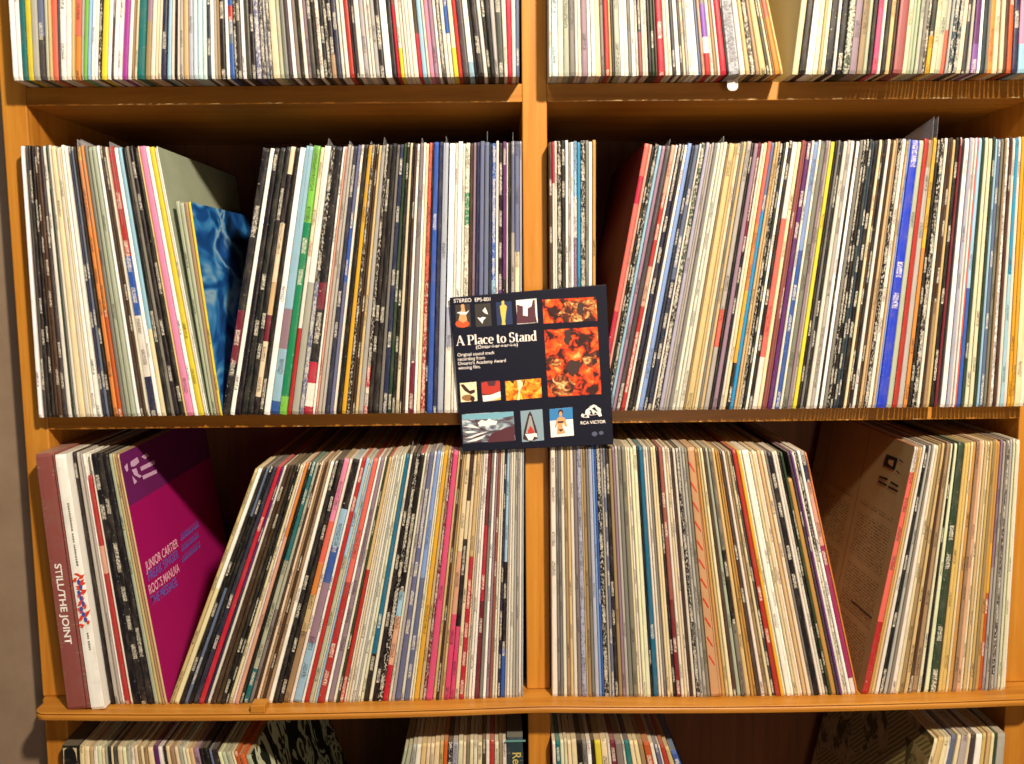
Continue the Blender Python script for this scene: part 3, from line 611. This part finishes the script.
# ------------------------------------------------------------------ magenta album: lettering and emblem on the exposed cover
for r in RECS:
    if r['cover'] == 'magenta' and r.get('obj'):
        root = r['obj']; m = r['mR']; up = Vector((m, 0, 1)).normalized(); out = Vector((1, 0, -m)).normalized(); dp = Vector((0, 1, 0))
        def P(px, py): return px_on(r, 'R', px, py) + out*.25
        for body, p0, p1, mat in (('JUNIOR CARTIER', (146.5, 571.5), (178.5, 546), INKP), ('FREAK SINGER', (148.5, 582), (178.5, 557.5), INKB), ('ROOTS MANUVA', (149.5, 595), (179.5, 571.5), INKP), ('THE MESSAGE', (152, 606), (177.5, 585), INKB)):
            a, b = P(*p0), P(*p1); L = (b-a).length
            t = text_mesh('cover_lettering', body, 16.5, mat, root, a, b-a, up, 1, .012)
            ext = max(v.co.dot((b-a).normalized()) for v in t.data.vertices) - min(v.co.dot((b-a).normalized()) for v in t.data.vertices)
            k = L*MM/ext; dn = (b-a).normalized(); o0 = a*MM
            for v in t.data.vertices:
                s = (v.co-o0).dot(dn); v.co += dn*(s*(k-1))
        rb = random.Random(5); polys = []
        o0 = P(181, 541); ax = (P(212, 515)-o0).normalized()
        for row in range(3):
            s = 0
            base = P(181 + row*.6, (541, 552, 563)[row]) - o0
            q0 = base.dot(ax); b0 = (base-ax*q0).dot(up)
            while s < 70:
                w = rb.uniform(3, 6); polys.append(([(q0+s, b0), (q0+s+w, b0), (q0+s+w, b0+9), (q0+s+w*.6, b0+9), (q0+s+w*.6, b0+3), (q0+s, b0+3)], 0)); s += w + 1.2
        flat('faded_lettering', polys, (o0, ax, up, out), [INKB], root, .05)
        # the emblem: a crouching figure beside three bars
        o0 = P(122, 489); ax = dp
        def lc(px, py):
            v = P(px, py)-o0; return (v.y, v.dot(up))
        E_ = [[(141, 457), (146, 453), (149, 456), (145, 459)], [(140, 467), (154, 460), (155, 464), (141, 471)], [(142, 476), (156, 469.5), (157, 473), (143, 479.5)], [(132, 476), (137, 481.5), (134, 484.5)],
              [(124, 467), (127, 463), (128, 470), (126.5, 472)], [(130, 462), (137, 457), (139, 462), (135, 466), (131, 467)], [(131.5, 470), (136, 468), (138, 474), (141.5, 476), (139.5, 478), (134, 475)]]
        flat('cover_emblem', [([lc(*p) for p in e], 0) for e in E_], (o0, ax, up, out), [plain('lilac_print', (214, 176, 214), .5)], root, .05)
    if r['cover'] == 'brown' and r.get('obj'):
        root = r['obj']; m = r['mL']; up = Vector((m, 0, 1)).normalized(); out = Vector((-1, 0, m)).normalized()
        o0 = px_on(r, 'L', 900, 500)
        def lc(px, py):
            v = px_on(r, 'L', px, py)-o0; return (v.y, v.dot(up))
        q = lambda pts, k: ([lc(*p) for p in pts], k)
        pol = [q([(886.5, 454), (898, 458.5), (894.5, 470.5), (883.5, 465)], 0), q([(889, 459.5), (894, 460.5), (892.5, 467), (888, 463)], 1),
               q([(879.5, 475.5), (888, 478.5), (887.5, 480.5), (879, 477.5)], 0), q([(891, 481), (898.5, 485.5), (898, 487.5), (890.5, 483)], 0),
               q([(878.5, 480), (887, 484.5), (886.5, 486.5), (878, 482)], 0), q([(888.5, 485.5), (898, 490.5), (897.5, 492.5), (888, 487.5)], 0),
               q([(851.5, 600), (872, 617.5), (871.3, 618.8), (851, 601.5)], 0), q([(899.5, 459), (903.5, 462), (903, 463), (899, 460)], 0), q([(896.5, 470), (900, 473.5), (899.6, 474.5), (896, 471)], 0)]
        flat('label_emblem', pol, (o0, Vector((0, 1, 0)), up, out), [INKK, plain('buff_print', (176, 140, 92), .6)], root, .1)
# ------------------------------------------------------------------ special spines
def special_box(r, name, body_c, lab, cat, group=None, Hh=314, depth=312, extra_round=False):
    g = G[r['key']]; zs = g['z'] + .2 - (min(sag_at(r['L']), sag_at(r['R'])) if r['key'][0] == '3' else 0); r['zs'] = zs
    rnd = random.Random(2)
    root = empty(name, (r['L'], g['y'], zs), lab, cat, group)
    sm = SleeveMesh(); geo = sleeve_geo(r['L']+.3, r['mL'], r['R']-.3, r['mR'], zs, g['y']-.8, [(0, body_c)], 0, Hh, depth, rnd)
    sm.add(geo, rnd); o = sm.build('case' if name != 'record_album' else 'sleeve'); attach(o, root)
    m = (r['mL']+r['mR'])/2; up = Vector((m, 0, 1)).normalized(); across = Vector((up.z, 0, -up.x))
    w = (r['R']-r['L'])*up.z
    org = Vector((r['L']+.4, g['y']-1.1, zs + (0 if m < 0 else w*up.x))) 
    return root, org, across, up, w
def spine_px(r, org, across, up, px, py):
    d = FWD + RGT*((px-512)/F) + UPV*((382-py)/F); t = (org.y-CAMP.y)/d.y; P = CAMP + d*t - org
    return P.dot(across), P.dot(up)
for r in [r for r in RECS if r['special']]:
    g = G[r['key']]; N = Vector((0, -1, 0))
    if r['code'] == '@BOX':
        g['y'] -= 15
        root, org, ac, up, w = special_box(r, 'record_box_set', 'i', 'thick brown record box set lettered STILL/THE JOINT beside the bookcase upright', 'box set')
        a0 = spine_px(r, org, ac, up, 59.3, 563.5); a1 = spine_px(r, org, ac, up, 75.5, 643.5)
        cx = (a0[0]+a1[0])/2
        L = a0[1]-a1[1]
        t = text_mesh('spine_lettering', 'STILL/THE JOINT', 11.2, INKW, root, org + ac*(w*.31) + up*a0[1] + N*.4, -up, ac, 1, .022)
        dn = -up; ext = (max(v.co.dot(dn) for v in t.data.vertices)-min(v.co.dot(dn) for v in t.data.vertices)); o0 = (org + ac*(w*.31) + up*a0[1])*MM
        for v in t.data.vertices:
            s = (v.co-o0).dot(dn); v.co += dn*(s*(L*MM/ext-1))
        flat('lid_edge', [([(w*.83, 2), (w*.86, 2), (w*.86, 312), (w*.83, 312)], 0)], (org, ac, up, N), [plain('brown_lid_line', (74, 40, 36), .6)], root, .2)  # thin dark brown line along the lid edge
    elif r['code'] == '@WHT':
        root, org, ac, up, w = special_box(r, 'record_album', 'W', 'thick white record album with a red and blue flame drawing down its spine', 'record album', 'record albums in the left bay above the ledge')
        polys = []; rb = random.Random(4)
        top = spine_px(r, org, ac, up, 80, 573)[1]; bot = spine_px(r, org, ac, up, 94, 626)[1]
        n = 34
        for k in range(n):
            c = top+(bot-top)*(k+.5)/n; a_ = w*(.5+.2*math.sin(k*1.3))+rb.uniform(-.14, .14)*w; t_ = rb.uniform(-.6, .6); L_ = rb.uniform(.12, .3)*w
            polys.append(([(a_-L_, c-L_*t_-1.2), (a_-L_*.2, c+1.6), (a_+L_, c+L_*t_+1.6), (a_+L_*.3, c-1.9)], 0))
        for k in range(8):
            c = top+(bot-top)*(.16+.1*k); a_ = w*(.5+.1*math.sin(k*2.1)); polys.append(([(a_-w*.1, c-3), (a_+w*.05, c-3.6), (a_+w*.13, c+.6), (a_+w*.02, c+3.2), (a_-w*.12, c+2)], 1))
        flat('spine_drawing', polys, (org, ac, up, N), [plain('flame_red_print', (222, 66, 34), .5), plain('cobalt_print', (66, 84, 166), .5)], root, .3)
        rb = random.Random(9); pl = []
        for ya, yb_, in (((69.5, 503), (79, 566)), ((95.5, 632), (98.5, 648))):
            s0_, s1_ = spine_px(r, org, ac, up, *ya)[1], spine_px(r, org, ac, up, *yb_)[1]; s = s0_
            while s > s1_:
                L = rb.uniform(1.2, 2.4); pl.append(([(w*.52, s), (w*.52, s-L), (w*(.52+rb.uniform(.08, .14)), s-L), (w*.66, s)], 0)); s -= L+(1.0 if rb.random() < .8 else 3)
        flat('small_spine_print', pl, (org, ac, up, N), [plain('grey_print', (120, 116, 108), .5)], root, .3)
    elif r['code'] == '@ZIG':
        root, org, ac, up, w = special_box(r, 'record_album', 'X', 'broad salmon tan record album with a column of slanted red strokes down its spine', 'record album', 'record albums in the right bay above the ledge')
        pl = []
        for k, (px, py) in enumerate([(691.8, 467), (694.4, 487), (697, 506.5), (699, 526), (701.5, 545), (703.8, 563.5), (706, 583), (708, 602.5), (709.5, 622), (711, 641.5), (712.5, 660)]):
            a, b = spine_px(r, org, ac, up, px, py); a = w*(.34+.0*k)
            pl.append(([(a-w*.20, b+6.2), (a-w*.12, b+7.2), (a+w*.26, b-5.4), (a+w*.27, b-7.5), (a+w*.12, b-4.5)], 0))
        flat('spine_strokes', pl, (org, ac, up, N), [INKR], root, .3)
        flat('card_fold', [([(w*.72, 2), (w*.745, 2), (w*.745, 311), (w*.72, 311)], 0)], (org, ac, up, N), [plain('tan_line', (128, 92, 62), .6)], root, .2)
    elif r['code'] == '@SET':
        root, org, ac, up, w = special_box(r, 'record_box_set', 'k', 'black record box set with worn pale corners, first on the lowest shelf', 'box set', None, 316)
        flat('worn_corner', [([(w*.02, 314), (w*.03, 290), (w*.09, 311), (w*.3, 314.5)], 0), ([(w*.7, 314.5), (w*.98, 314), (w*.96, 296), (w*.88, 308)], 0), ([(w*.0, 200), (w*.035, 200), (w*.035, 300), (0, 300)], 0)], (org, ac, up, N), [plain('rubbed_card', (206, 190, 150), .7)], root, .3)
    else:
        root, org, ac, up, w = special_box(r, 'book', 'D', 'tall dark teal bound book with gilt spine lettering under the ledge by the middle upright', 'book', None, 318)
        PAL['D']
        flat('spine_band', [([(0, 313), (w, 313), (w, 315.5), (0, 315.5)], 0)], (org, ac, up, N), [plain('pale_teal_band', (96, 150, 150), .4)], root, .3)
        text_mesh('spine_lettering', 'Reader', 15, INKG, root, org + ac*(w*.36) + up*300 + N*.4, -up, ac, 1, .01)
# ------------------------------------------------------------------ A Place to Stand: small album propped on the front
YT, YBt = -28.6, -28.4
TL, TR, BR, BL = at(449.6, 297.6, YT), at(606.6, 284.2, YT), at(613.5, 444.6, YBt), at(462.6, 451.6, YBt)
Cn = (TL+TR+BR+BL)/4
axu = ((TR-TL)+(BR-BL)).normalized(); axn = axu.cross(((TL-BL)+(TR-BR)).normalized()).normalized(); axv = axn.cross(axu).normalized()
if axn.y > 0: axn = -axn
Sz = 181.0
print('ALBUM sides', (TR-TL).length, (BR-BL).length, (TL-BL).length, (TR-BR).length, axn)
alb = empty('record_album', Cn - axv*Sz/2, 'small navy record album titled A Place to Stand, propped tilted across the middle upright', 'record album')
bm = bmesh.new(); bmesh.ops.create_cube(bm, size=1); bmesh.ops.bevel(bm, geom=bm.edges[:], offset=.0, segments=1, affect='EDGES')
for v in bm.verts: v.co = Vector((v.co.x*Sz, v.co.y*Sz, v.co.z*2.6))
bmesh.ops.bevel(bm, geom=bm.edges[:], offset=.8, segments=3, profile=.5, affect='EDGES')
def ploc(px, py):
    d = FWD + RGT*((px-512)/F) + UPV*((382-py)/F); t = (Cn-CAMP).dot(axn)/d.dot(axn); P = CAMP+d*t-Cn
    return P.dot(axu), P.dot(axv)
# the outline follows the four measured corners (the card is slightly bowed)
cor = [ploc(449.6, 297.6), ploc(606.6, 284.2), ploc(613.5, 444.6), ploc(462.6, 451.6)]
for v in bm.verts:
    u_, v_ = v.co.x/Sz+.5, v.co.y/Sz+.5
    pu = [(1-u_)*v_*cor[0][i] + u_*v_*cor[1][i] + u_*(1-v_)*cor[2][i] + (1-u_)*(1-v_)*cor[3][i] for i in (0, 1)]
    v.co = (Cn + axu*pu[0] + axv*pu[1] + axn*(v.co.z-1.3))*MM
me = bpy.data.meshes.new('sleeve'); bm.to_mesh(me); bm.free()
nn_ = NT('navy_cover_card', .5, .18); nz = nn_.noise(nn_.obj(), 900, 2); nn_.color(nn_.ramp(nz, [(.3, (15, 17, 32)), (.7, (22, 25, 44))])); me.materials.append(nn_.m)
slv = bpy.data.objects.new('sleeve', me); COL.objects.link(slv); attach(slv, alb)
bmesh_fix = bmesh.new(); bmesh_fix.from_mesh(me); bmesh.ops.recalc_face_normals(bmesh_fix, faces=bmesh_fix.faces); bmesh_fix.to_mesh(me); bmesh_fix.free()
FR = (Cn, axu, axv, axn)
def zp(zx, zy, mg=4.244, ox=440, oy=280): return ploc(ox+zx/mg, oy+zy/mg)
def photo_mat(name, stops, scale, dist=1.0, det=3, constant=False, sx=1, sy=1):
    n = NT(name, .4, .3); f = n.noise(n.mapping(n.obj(), (sx*1000, 1000, sy*1000)), scale, det, .6, dist)
    n.color(n.ramp(f, stops, 'CONSTANT' if constant else 'LINEAR')); return n.m
AUT = photo_mat('autumn_leaves', [(.30, (34, 18, 22)), (.43, (60, 26, 22)), (.47, (190, 46, 16)), (.53, (230, 76, 22)), (.62, (226, 110, 34)), (.70, (220, 190, 110))], .085, .6, 6)
AUT2 = photo_mat('dark_autumn_leaves', [(.32, (44, 22, 26)), (.46, (80, 44, 34)), (.52, (170, 60, 26)), (.58, (180, 140, 70)), (.68, (226, 216, 160))], .12, 1.0, 6)
ORG = photo_mat('orange_blossom', [(.34, (150, 50, 16)), (.44, (214, 92, 20)), (.54, (228, 150, 30)), (.66, (236, 206, 80))], .12, .8, 5)
SEA = photo_mat('sea_rocks', [(.35, (60, 40, 44)), (.46, (96, 84, 92)), (.54, (120, 140, 156)), (.66, (214, 220, 224))], .09, .8, 6, sx=.6, sy=1.6)
cP = lambda nm, c: plain(nm, c, .45)
SKYB, MAR, DKN, GLD, CRM = cP('picture_sky', (116, 174, 196)), cP('picture_maroon', (84, 38, 52)), cP('picture_night', (26, 46, 92)), cP('picture_gold', (222, 196, 92)), cP('picture_cream', (246, 232, 190))
SKN, WHT_, GRN, CHR, LKB, RD, ORN, BRN, GRY = cP('picture_skin', (222, 160, 108)), cP('picture_white', (246, 242, 240)), cP('picture_dusk', (52, 48, 46)), cP('picture_hair', (58, 32, 30)), cP('picture_lake', (134, 160, 176)), cP('picture_red', (190, 52, 38)), cP('picture_orange', (236, 84, 40)), cP('picture_brown', (150, 108, 62)), cP('picture_grey', (160, 160, 160))
def photo(label_, rect, mats, polys):
    """rect and polygons in the zoomed frame of the cover"""
    pp = [([zp(*p) for p in rect], 0)] + [([zp(*p) for p in pl], k) for pl, k in polys]
    o = flat('cover_photo', pp, FR, mats, alb, .12); o['label'] = label_; return o
R4 = lambda x0, y0, x1, y1, s=-.085: [(x0, y0), (x1, y0+(x1-x0)*s), (x1+(y1-y0)*.06, y1+(x1-x0)*s), (x0+(y1-y0)*.06, y1)]
def ell(cx, cy, rx, ry, n=14, a=0): return [(cx+rx*math.cos(2*math.pi*k/n)*math.cos(a)-ry*math.sin(2*math.pi*k/n)*math.sin(a), cy+rx*math.cos(2*math.pi*k/n)*math.sin(a)+ry*math.sin(2*math.pi*k/n)*math.cos(a)) for k in range(n)]
photo('small photograph of a dancing figure in orange', R4(64, 106, 126, 203), [GRN, ORN, SKN, WHT_], [(ell(95, 186, 30, 16), 1), ([(78, 170), (92, 118), (104, 118), (116, 172), (98, 182)], 2), (ell(96, 112, 8, 10), 2), ([(70, 138), (90, 134), (112, 136), (124, 128), (112, 146), (90, 146)], 3)])
photo('small dark photograph of two white birds', R4(147, 103, 214, 200), [GRN, WHT_], [([(180, 130), (192, 116), (200, 134), (204, 146), (190, 140)], 1), ([(158, 158), (172, 162), (180, 156), (196, 160), (184, 170), (180, 186), (172, 176)], 1)])
photo('small photograph of a golden statuette on blue', R4(237, 95, 303, 193), [DKN, GLD], [(ell(267, 96, 6, 9), 1), ([(254, 112), (262, 104), (276, 104), (284, 112), (280, 138), (276, 176), (279, 190), (262, 190), (264, 176), (257, 138)], 1)])
photo('small photograph of tower blocks against white', R4(322, 86, 409, 188), [WHT_, MAR], [([(326, 186), (326, 104), (338, 108), (352, 112), (352, 150), (372, 154), (372, 120), (388, 112), (394, 84), (402, 84), (406, 150), (412, 180)], 1)])
photo('wide photograph of red and gold autumn trees', R4(434, 84, 662, 185, -.055), [AUT, CHR, AUT2], [([(530, 92), (655, 82), (660, 140), (600, 176), (540, 180), (500, 150)], 2), ([(585, 100), (598, 96), (612, 99), (607, 122), (612, 140), (600, 150), (588, 146), (580, 130)], 1)])
photo('large square photograph of bright autumn leaves with dark hollows', R4(442, 212, 668, 497, -.06), [AUT, CHR, AUT2], [([(470, 420), (530, 400), (575, 440), (560, 488), (480, 490), (462, 450)], 2), ([(528, 215), (542, 211), (556, 213), (553, 232), (562, 250), (550, 262), (548, 278), (534, 274), (524, 256), (530, 240)], 1), ([(540, 350), (556, 338), (576, 344), (592, 338), (598, 360), (590, 384), (574, 396), (566, 412), (548, 402), (538, 378)], 1), ([(600, 330), (660, 300), (668, 350), (640, 372), (612, 360)], 2), ([(450, 330), (476, 326), (500, 334), (520, 352), (500, 372), (474, 366), (456, 350)], 2)])
photo('small cream photograph of a bent branch', R4(84, 438, 154, 519), [CRM, CHR, BRN], [([(86, 444), (100, 442), (126, 470), (146, 464), (150, 476), (130, 486), (104, 470)], 1), (ell(118, 500, 26, 14), 2), (ell(138, 504, 10, 12), 1)])
photo('small photograph of a red jacket over snow', R4(174, 432, 252, 518), [MAR, RD, WHT_, GLD], [([(176, 438), (198, 430), (206, 450), (232, 450), (238, 428), (254, 430), (256, 470), (214, 486), (178, 482)], 1), ([(180, 490), (214, 488), (256, 472), (258, 496), (240, 510), (184, 516)], 2), ([(210, 512), (258, 498), (258, 508)], 3)])
photo('photograph of yellow and orange blossom', R4(276, 430, 428, 512, -.09), [ORG, CRM, CHR], [([(328, 510), (334, 470), (326, 426), (340, 424), (356, 440), (340, 468), (338, 508)], 1), ([(296, 428), (316, 424), (312, 442)], 2), ([(350, 442), (358, 424), (362, 424), (354, 450)], 2)])
photo('photograph of surf breaking over rocks', R4(92, 570, 312, 693, -.06), [SEA, SKYB, MAR, WHT_], [([(93, 572), (312, 558), (312, 576), (240, 590), (160, 592), (96, 590)], 1), ([(200, 690), (218, 652), (270, 630), (314, 618), (318, 676), (316, 682)], 2), ([(160, 606), (176, 594), (196, 598), (208, 588), (226, 596), (244, 600), (238, 612), (214, 616), (204, 626), (186, 618), (168, 622)], 3), ([(104, 672), (130, 664), (160, 652), (206, 642), (170, 656), (134, 670)], 3), ([(110, 688), (140, 676), (196, 656), (180, 672), (150, 684)], 3), ([(100, 622), (140, 616), (170, 630), (130, 626)], 3), ([(100, 644), (136, 640), (160, 646), (120, 650)], 3)])
photo('photograph of a canoe bow on a lake', R4(341, 556, 434, 688), [LKB, GRY, RD, WHT_, CHR], [([(352, 676), (356, 640), (374, 570), (382, 556), (390, 570), (412, 640), (416, 672), (386, 686)], 4), ([(364, 650), (380, 576), (386, 576), (404, 650)], 1), ([(372, 640), (384, 618), (400, 640), (398, 650), (374, 650)], 2), ([(360, 654), (410, 650), (414, 668), (400, 664), (392, 680), (376, 680), (366, 662)], 3)])
photo('photograph of a bather in a bikini by the water', R4(464, 548, 561, 668), [WHT_, cP('picture_blue_water', (46, 128, 190)), SKN, CHR, cP('picture_black', (30, 26, 32))], [([(464, 548), (562, 540), (564, 590), (466, 598)], 1), (ell(512, 562, 11, 13), 3), (ell(512, 568, 7, 10), 2), ([(496, 590), (506, 580), (520, 580), (532, 588), (540, 624), (530, 620), (522, 604), (520, 622), (534, 650), (496, 656), (498, 620), (502, 604), (492, 628), (486, 624)], 2), ([(498, 600), (526, 598), (524, 606), (500, 608)], 4), ([(500, 634), (524, 632), (514, 644)], 4)])
logo = [(ell(650, 556, 34, 18, 18, -.15), 0), (ell(652, 560, 24, 12, 16, -.15), 1), ([(598, 574), (604, 566), (612, 572), (622, 560), (634, 556), (640, 562), (630, 574), (634, 584), (612, 584), (602, 582)], 0), ([(634, 538), (652, 528), (666, 534), (680, 556), (688, 576), (676, 580), (660, 560), (650, 572), (644, 556)], 0), ([(612, 574), (622, 570), (624, 580), (612, 582)], 1), ([(644, 546), (656, 538), (672, 562), (660, 556)], 1)]
o = flat('gramophone_dog_emblem', [([zp(*p) for p in pl], k) for pl, k in logo], FR, [INKW, nn_.m], alb, .12)
def txt(name, body, zx, zy, size, sx=1.0, bold=0.0, mat=INKW, ang=.085, align='LEFT'):
    a = zp(zx, zy); b = zp(zx+10, zy-10*ang); o0 = Cn + axu*a[0] + axv*a[1] + axn*.16
    d = (axu*(b[0]-a[0]) + axv*(b[1]-a[1])).normalized(); return text_mesh(name, body, size, mat, alb, o0, d, axn.cross(d), sx, bold, align)
txt('catalogue_number', 'STEREO  EPS-001', 58, 96, 6.0, 1.0, .008, ang=.05)
txt('subtitle', '(Ontar-i-ar-i-ar-i-o)', 152, 292, 5.6, 1.12, .006, ang=.07)
for k, s in enumerate(('Original sound track', 'recording from', "Ontario's Academy Award", 'winning film.')):
    txt('small_lettering', s, 74+k*1.2, 325+k*18.5, 5.5, .95, .004, ang=.07)
txt('label_lettering', 'RCA VICTOR', 596, 613, 5.2, .98, .02, ang=.06)
flat('price_mark', [([zp(*p) for p in ell(656, 653, 12, 10)], 0), ([zp(*p) for p in ell(684, 649, 10, 8)], 0)], FR, [plain('dull_blue_print', (78, 84, 112), .5)], alb, .12)
# serif title drawn letter by letter
def serif_title(body, zx, zy, capmm, width_mm, ang):
    P_ = []
    TK, TN, SW = .17, .055, .05
    def line(x0, y0, x1, y1, w):
        d = Vector((x1-x0, y1-y0)); L = d.length; n = Vector((-d.y, d.x))/L*w/2
        P_.append([(X+x0+n.x, y0+n.y), (X+x1+n.x, y1+n.y), (X+x1-n.x, y1-n.y), (X+x0-n.x, y0-n.y)])
    def ser(x, y, w=.26): P_.append([(X+x-w/2, y), (X+x+w/2, y), (X+x+w/2, y+SW), (X+x-w/2, y+SW)])
    def arc(cx, cy, rx, ry, a0, a1, k=16):
        pts = []
        for i in range(k+1):
            a = math.radians(a0+(a1-a0)*i/k); w = TN + (TK-TN)*abs(math.cos(a))**1.3
            pts.append((cx+math.cos(a)*rx, cy+math.sin(a)*ry, math.cos(a)*w/2, math.sin(a)*w/2))
        for p, q in zip(pts, pts[1:]):
            P_.append([(X+p[0]+p[2], p[1]+p[3]), (X+q[0]+q[2], q[1]+q[3]), (X+q[0]-q[2], q[1]-q[3]), (X+p[0]-p[2], p[1]-p[3])])
    X = 0; xh = .66
    for ch in body:
        if ch == ' ': X += .26; continue
        if ch == 'A': line(.08, .03, .36, .98, TN); line(.36, 1.0, .68, .03, TK); line(.18, .33, .56, .33, TN); ser(.08, 0, .2); ser(.68, 0, .28); X += .80
        elif ch == 'P': line(.16, 0, .16, 1, TK); ser(.16, 0, .32); ser(.1, .95, .2); line(.16, .975, .38, .975, TN); line(.16, .47, .38, .47, TN); arc(.38, .72, .2, .255, -90, 90); X += .68
        elif ch == 'l': line(.13, 0, .13, 1.04, TK); ser(.13, 0, .28); ser(.07, 1.0, .14); X += .29
        elif ch == 'a': line(.40, .06, .40, .46, TK); arc(.26, .46, .14, .17, 0, 150); arc(.24, .18, .15, .15, 60, 300); line(.3, .36, .4, .40, TN); ser(.46, 0, .14); X += .53
        elif ch == 'c': arc(.27, .33, .19, .31, 50, 310); P_.append([(X+.36, .48), (X+.46, .48), (X+.46, .6), (X+.36, .6)]); X += .50
        elif ch == 'e': arc(.27, .33, .19, .31, 0, 315); line(.1, .35, .48, .35, TN); X += .54
        elif ch == 't': line(.15, .1, .15, .86, TK); line(.02, .63, .32, .63, SW); arc(.25, .12, .1, .1, 180, 320, 8); X += .37
        elif ch == 'o': arc(.28, .33, .2, .31, 0, 360, 24); X += .56
        elif ch == 'S': arc(.29, .74, .18, .23, 30, 270); arc(.29, .27, .2, .25, 90, -150); line(.47, .72, .47, .98, TN); line(.08, .02, .08, .30, TN); X += .60
        elif ch == 'n': line(.13, 0, .13, .64, TK); ser(.13, 0, .26); ser(.07, .61, .12); arc(.28, .42, .17, .22, 0, 140); line(.45, 0, .45, .42, TK); ser(.45, 0, .26); X += .60
        elif ch == 'd': line(.43, 0, .43, 1.04, TK); ser(.48, 0, .14); ser(.37, 1.0, .14); arc(.25, .33, .18, .31, 40, 320); X += .56
    a = zp(zx, zy); b = zp(zx+10, zy-10*ang); d = (axu*(b[0]-a[0]) + axv*(b[1]-a[1])).normalized(); k = width_mm/X
    return flat('title_lettering', [([(p*k, q*capmm) for p, q in pl], 0) for pl in P_], (Cn + axu*a[0] + axv*a[1], d, axn.cross(d), axn), [INKW], alb, .12)
w_mm = (Vector(zp(411, 256))-Vector(zp(70, 279))).length
serif_title('A Place to Stand', 70, 279, 11.4, w_mm, .066)
# ------------------------------------------------------------------ small things
P0 = at(260, 709.5, -46)
a, b = at(253.5, 700, -30), at(268, 700, -30)
zl = Z3 - sag_at((a.x+b.x)/2)
sh = box_obj('wooden_shim', (a.x, -45, zl+.1), (b.x, -25.5, zl+9.5), WOODH, None, .8); tag(sh, 'small orange wooden block lying on the ledge against the leaning records', 'wooden block')
# white plastic tab hanging below the top shelf records
for r in RECS:
    if r['lm'] == 'wide grey and white' and r.get('obj'):
        root = r['obj']; a, c = at(727.5, 80, -24.5), at(738, 90.5, -24.5)
        pts = [(a.x, a.z)] + [((a.x+c.x)/2+(c.x-a.x)/2*math.cos(t), c.z+3-3*math.sin(t)) for t in [math.pi+math.pi*k/8 for k in range(9)][::1]][:0] + [(a.x, c.z+4), (a.x+1.5, c.z+1), (a.x+4, c.z), (c.x-4, c.z), (c.x-1.5, c.z+1), (c.x, c.z+4), (c.x, a.z)]
        n = len(pts); vs = [(x, -24.5, z) for x, z in pts] + [(x, -22.5, z) for x, z in pts]
        tb = link_mesh('sleeve_tab', vs, [tuple(range(n)), tuple(range(2*n-1, n-1, -1))] + [(i, (i+1) % n, n+(i+1) % n, n+i) for i in range(n)], plain('white_plastic_tab', (226, 220, 214), .3))
        attach(tb, root); tb['label'] = 'small white plastic tab hanging below the shelf edge'
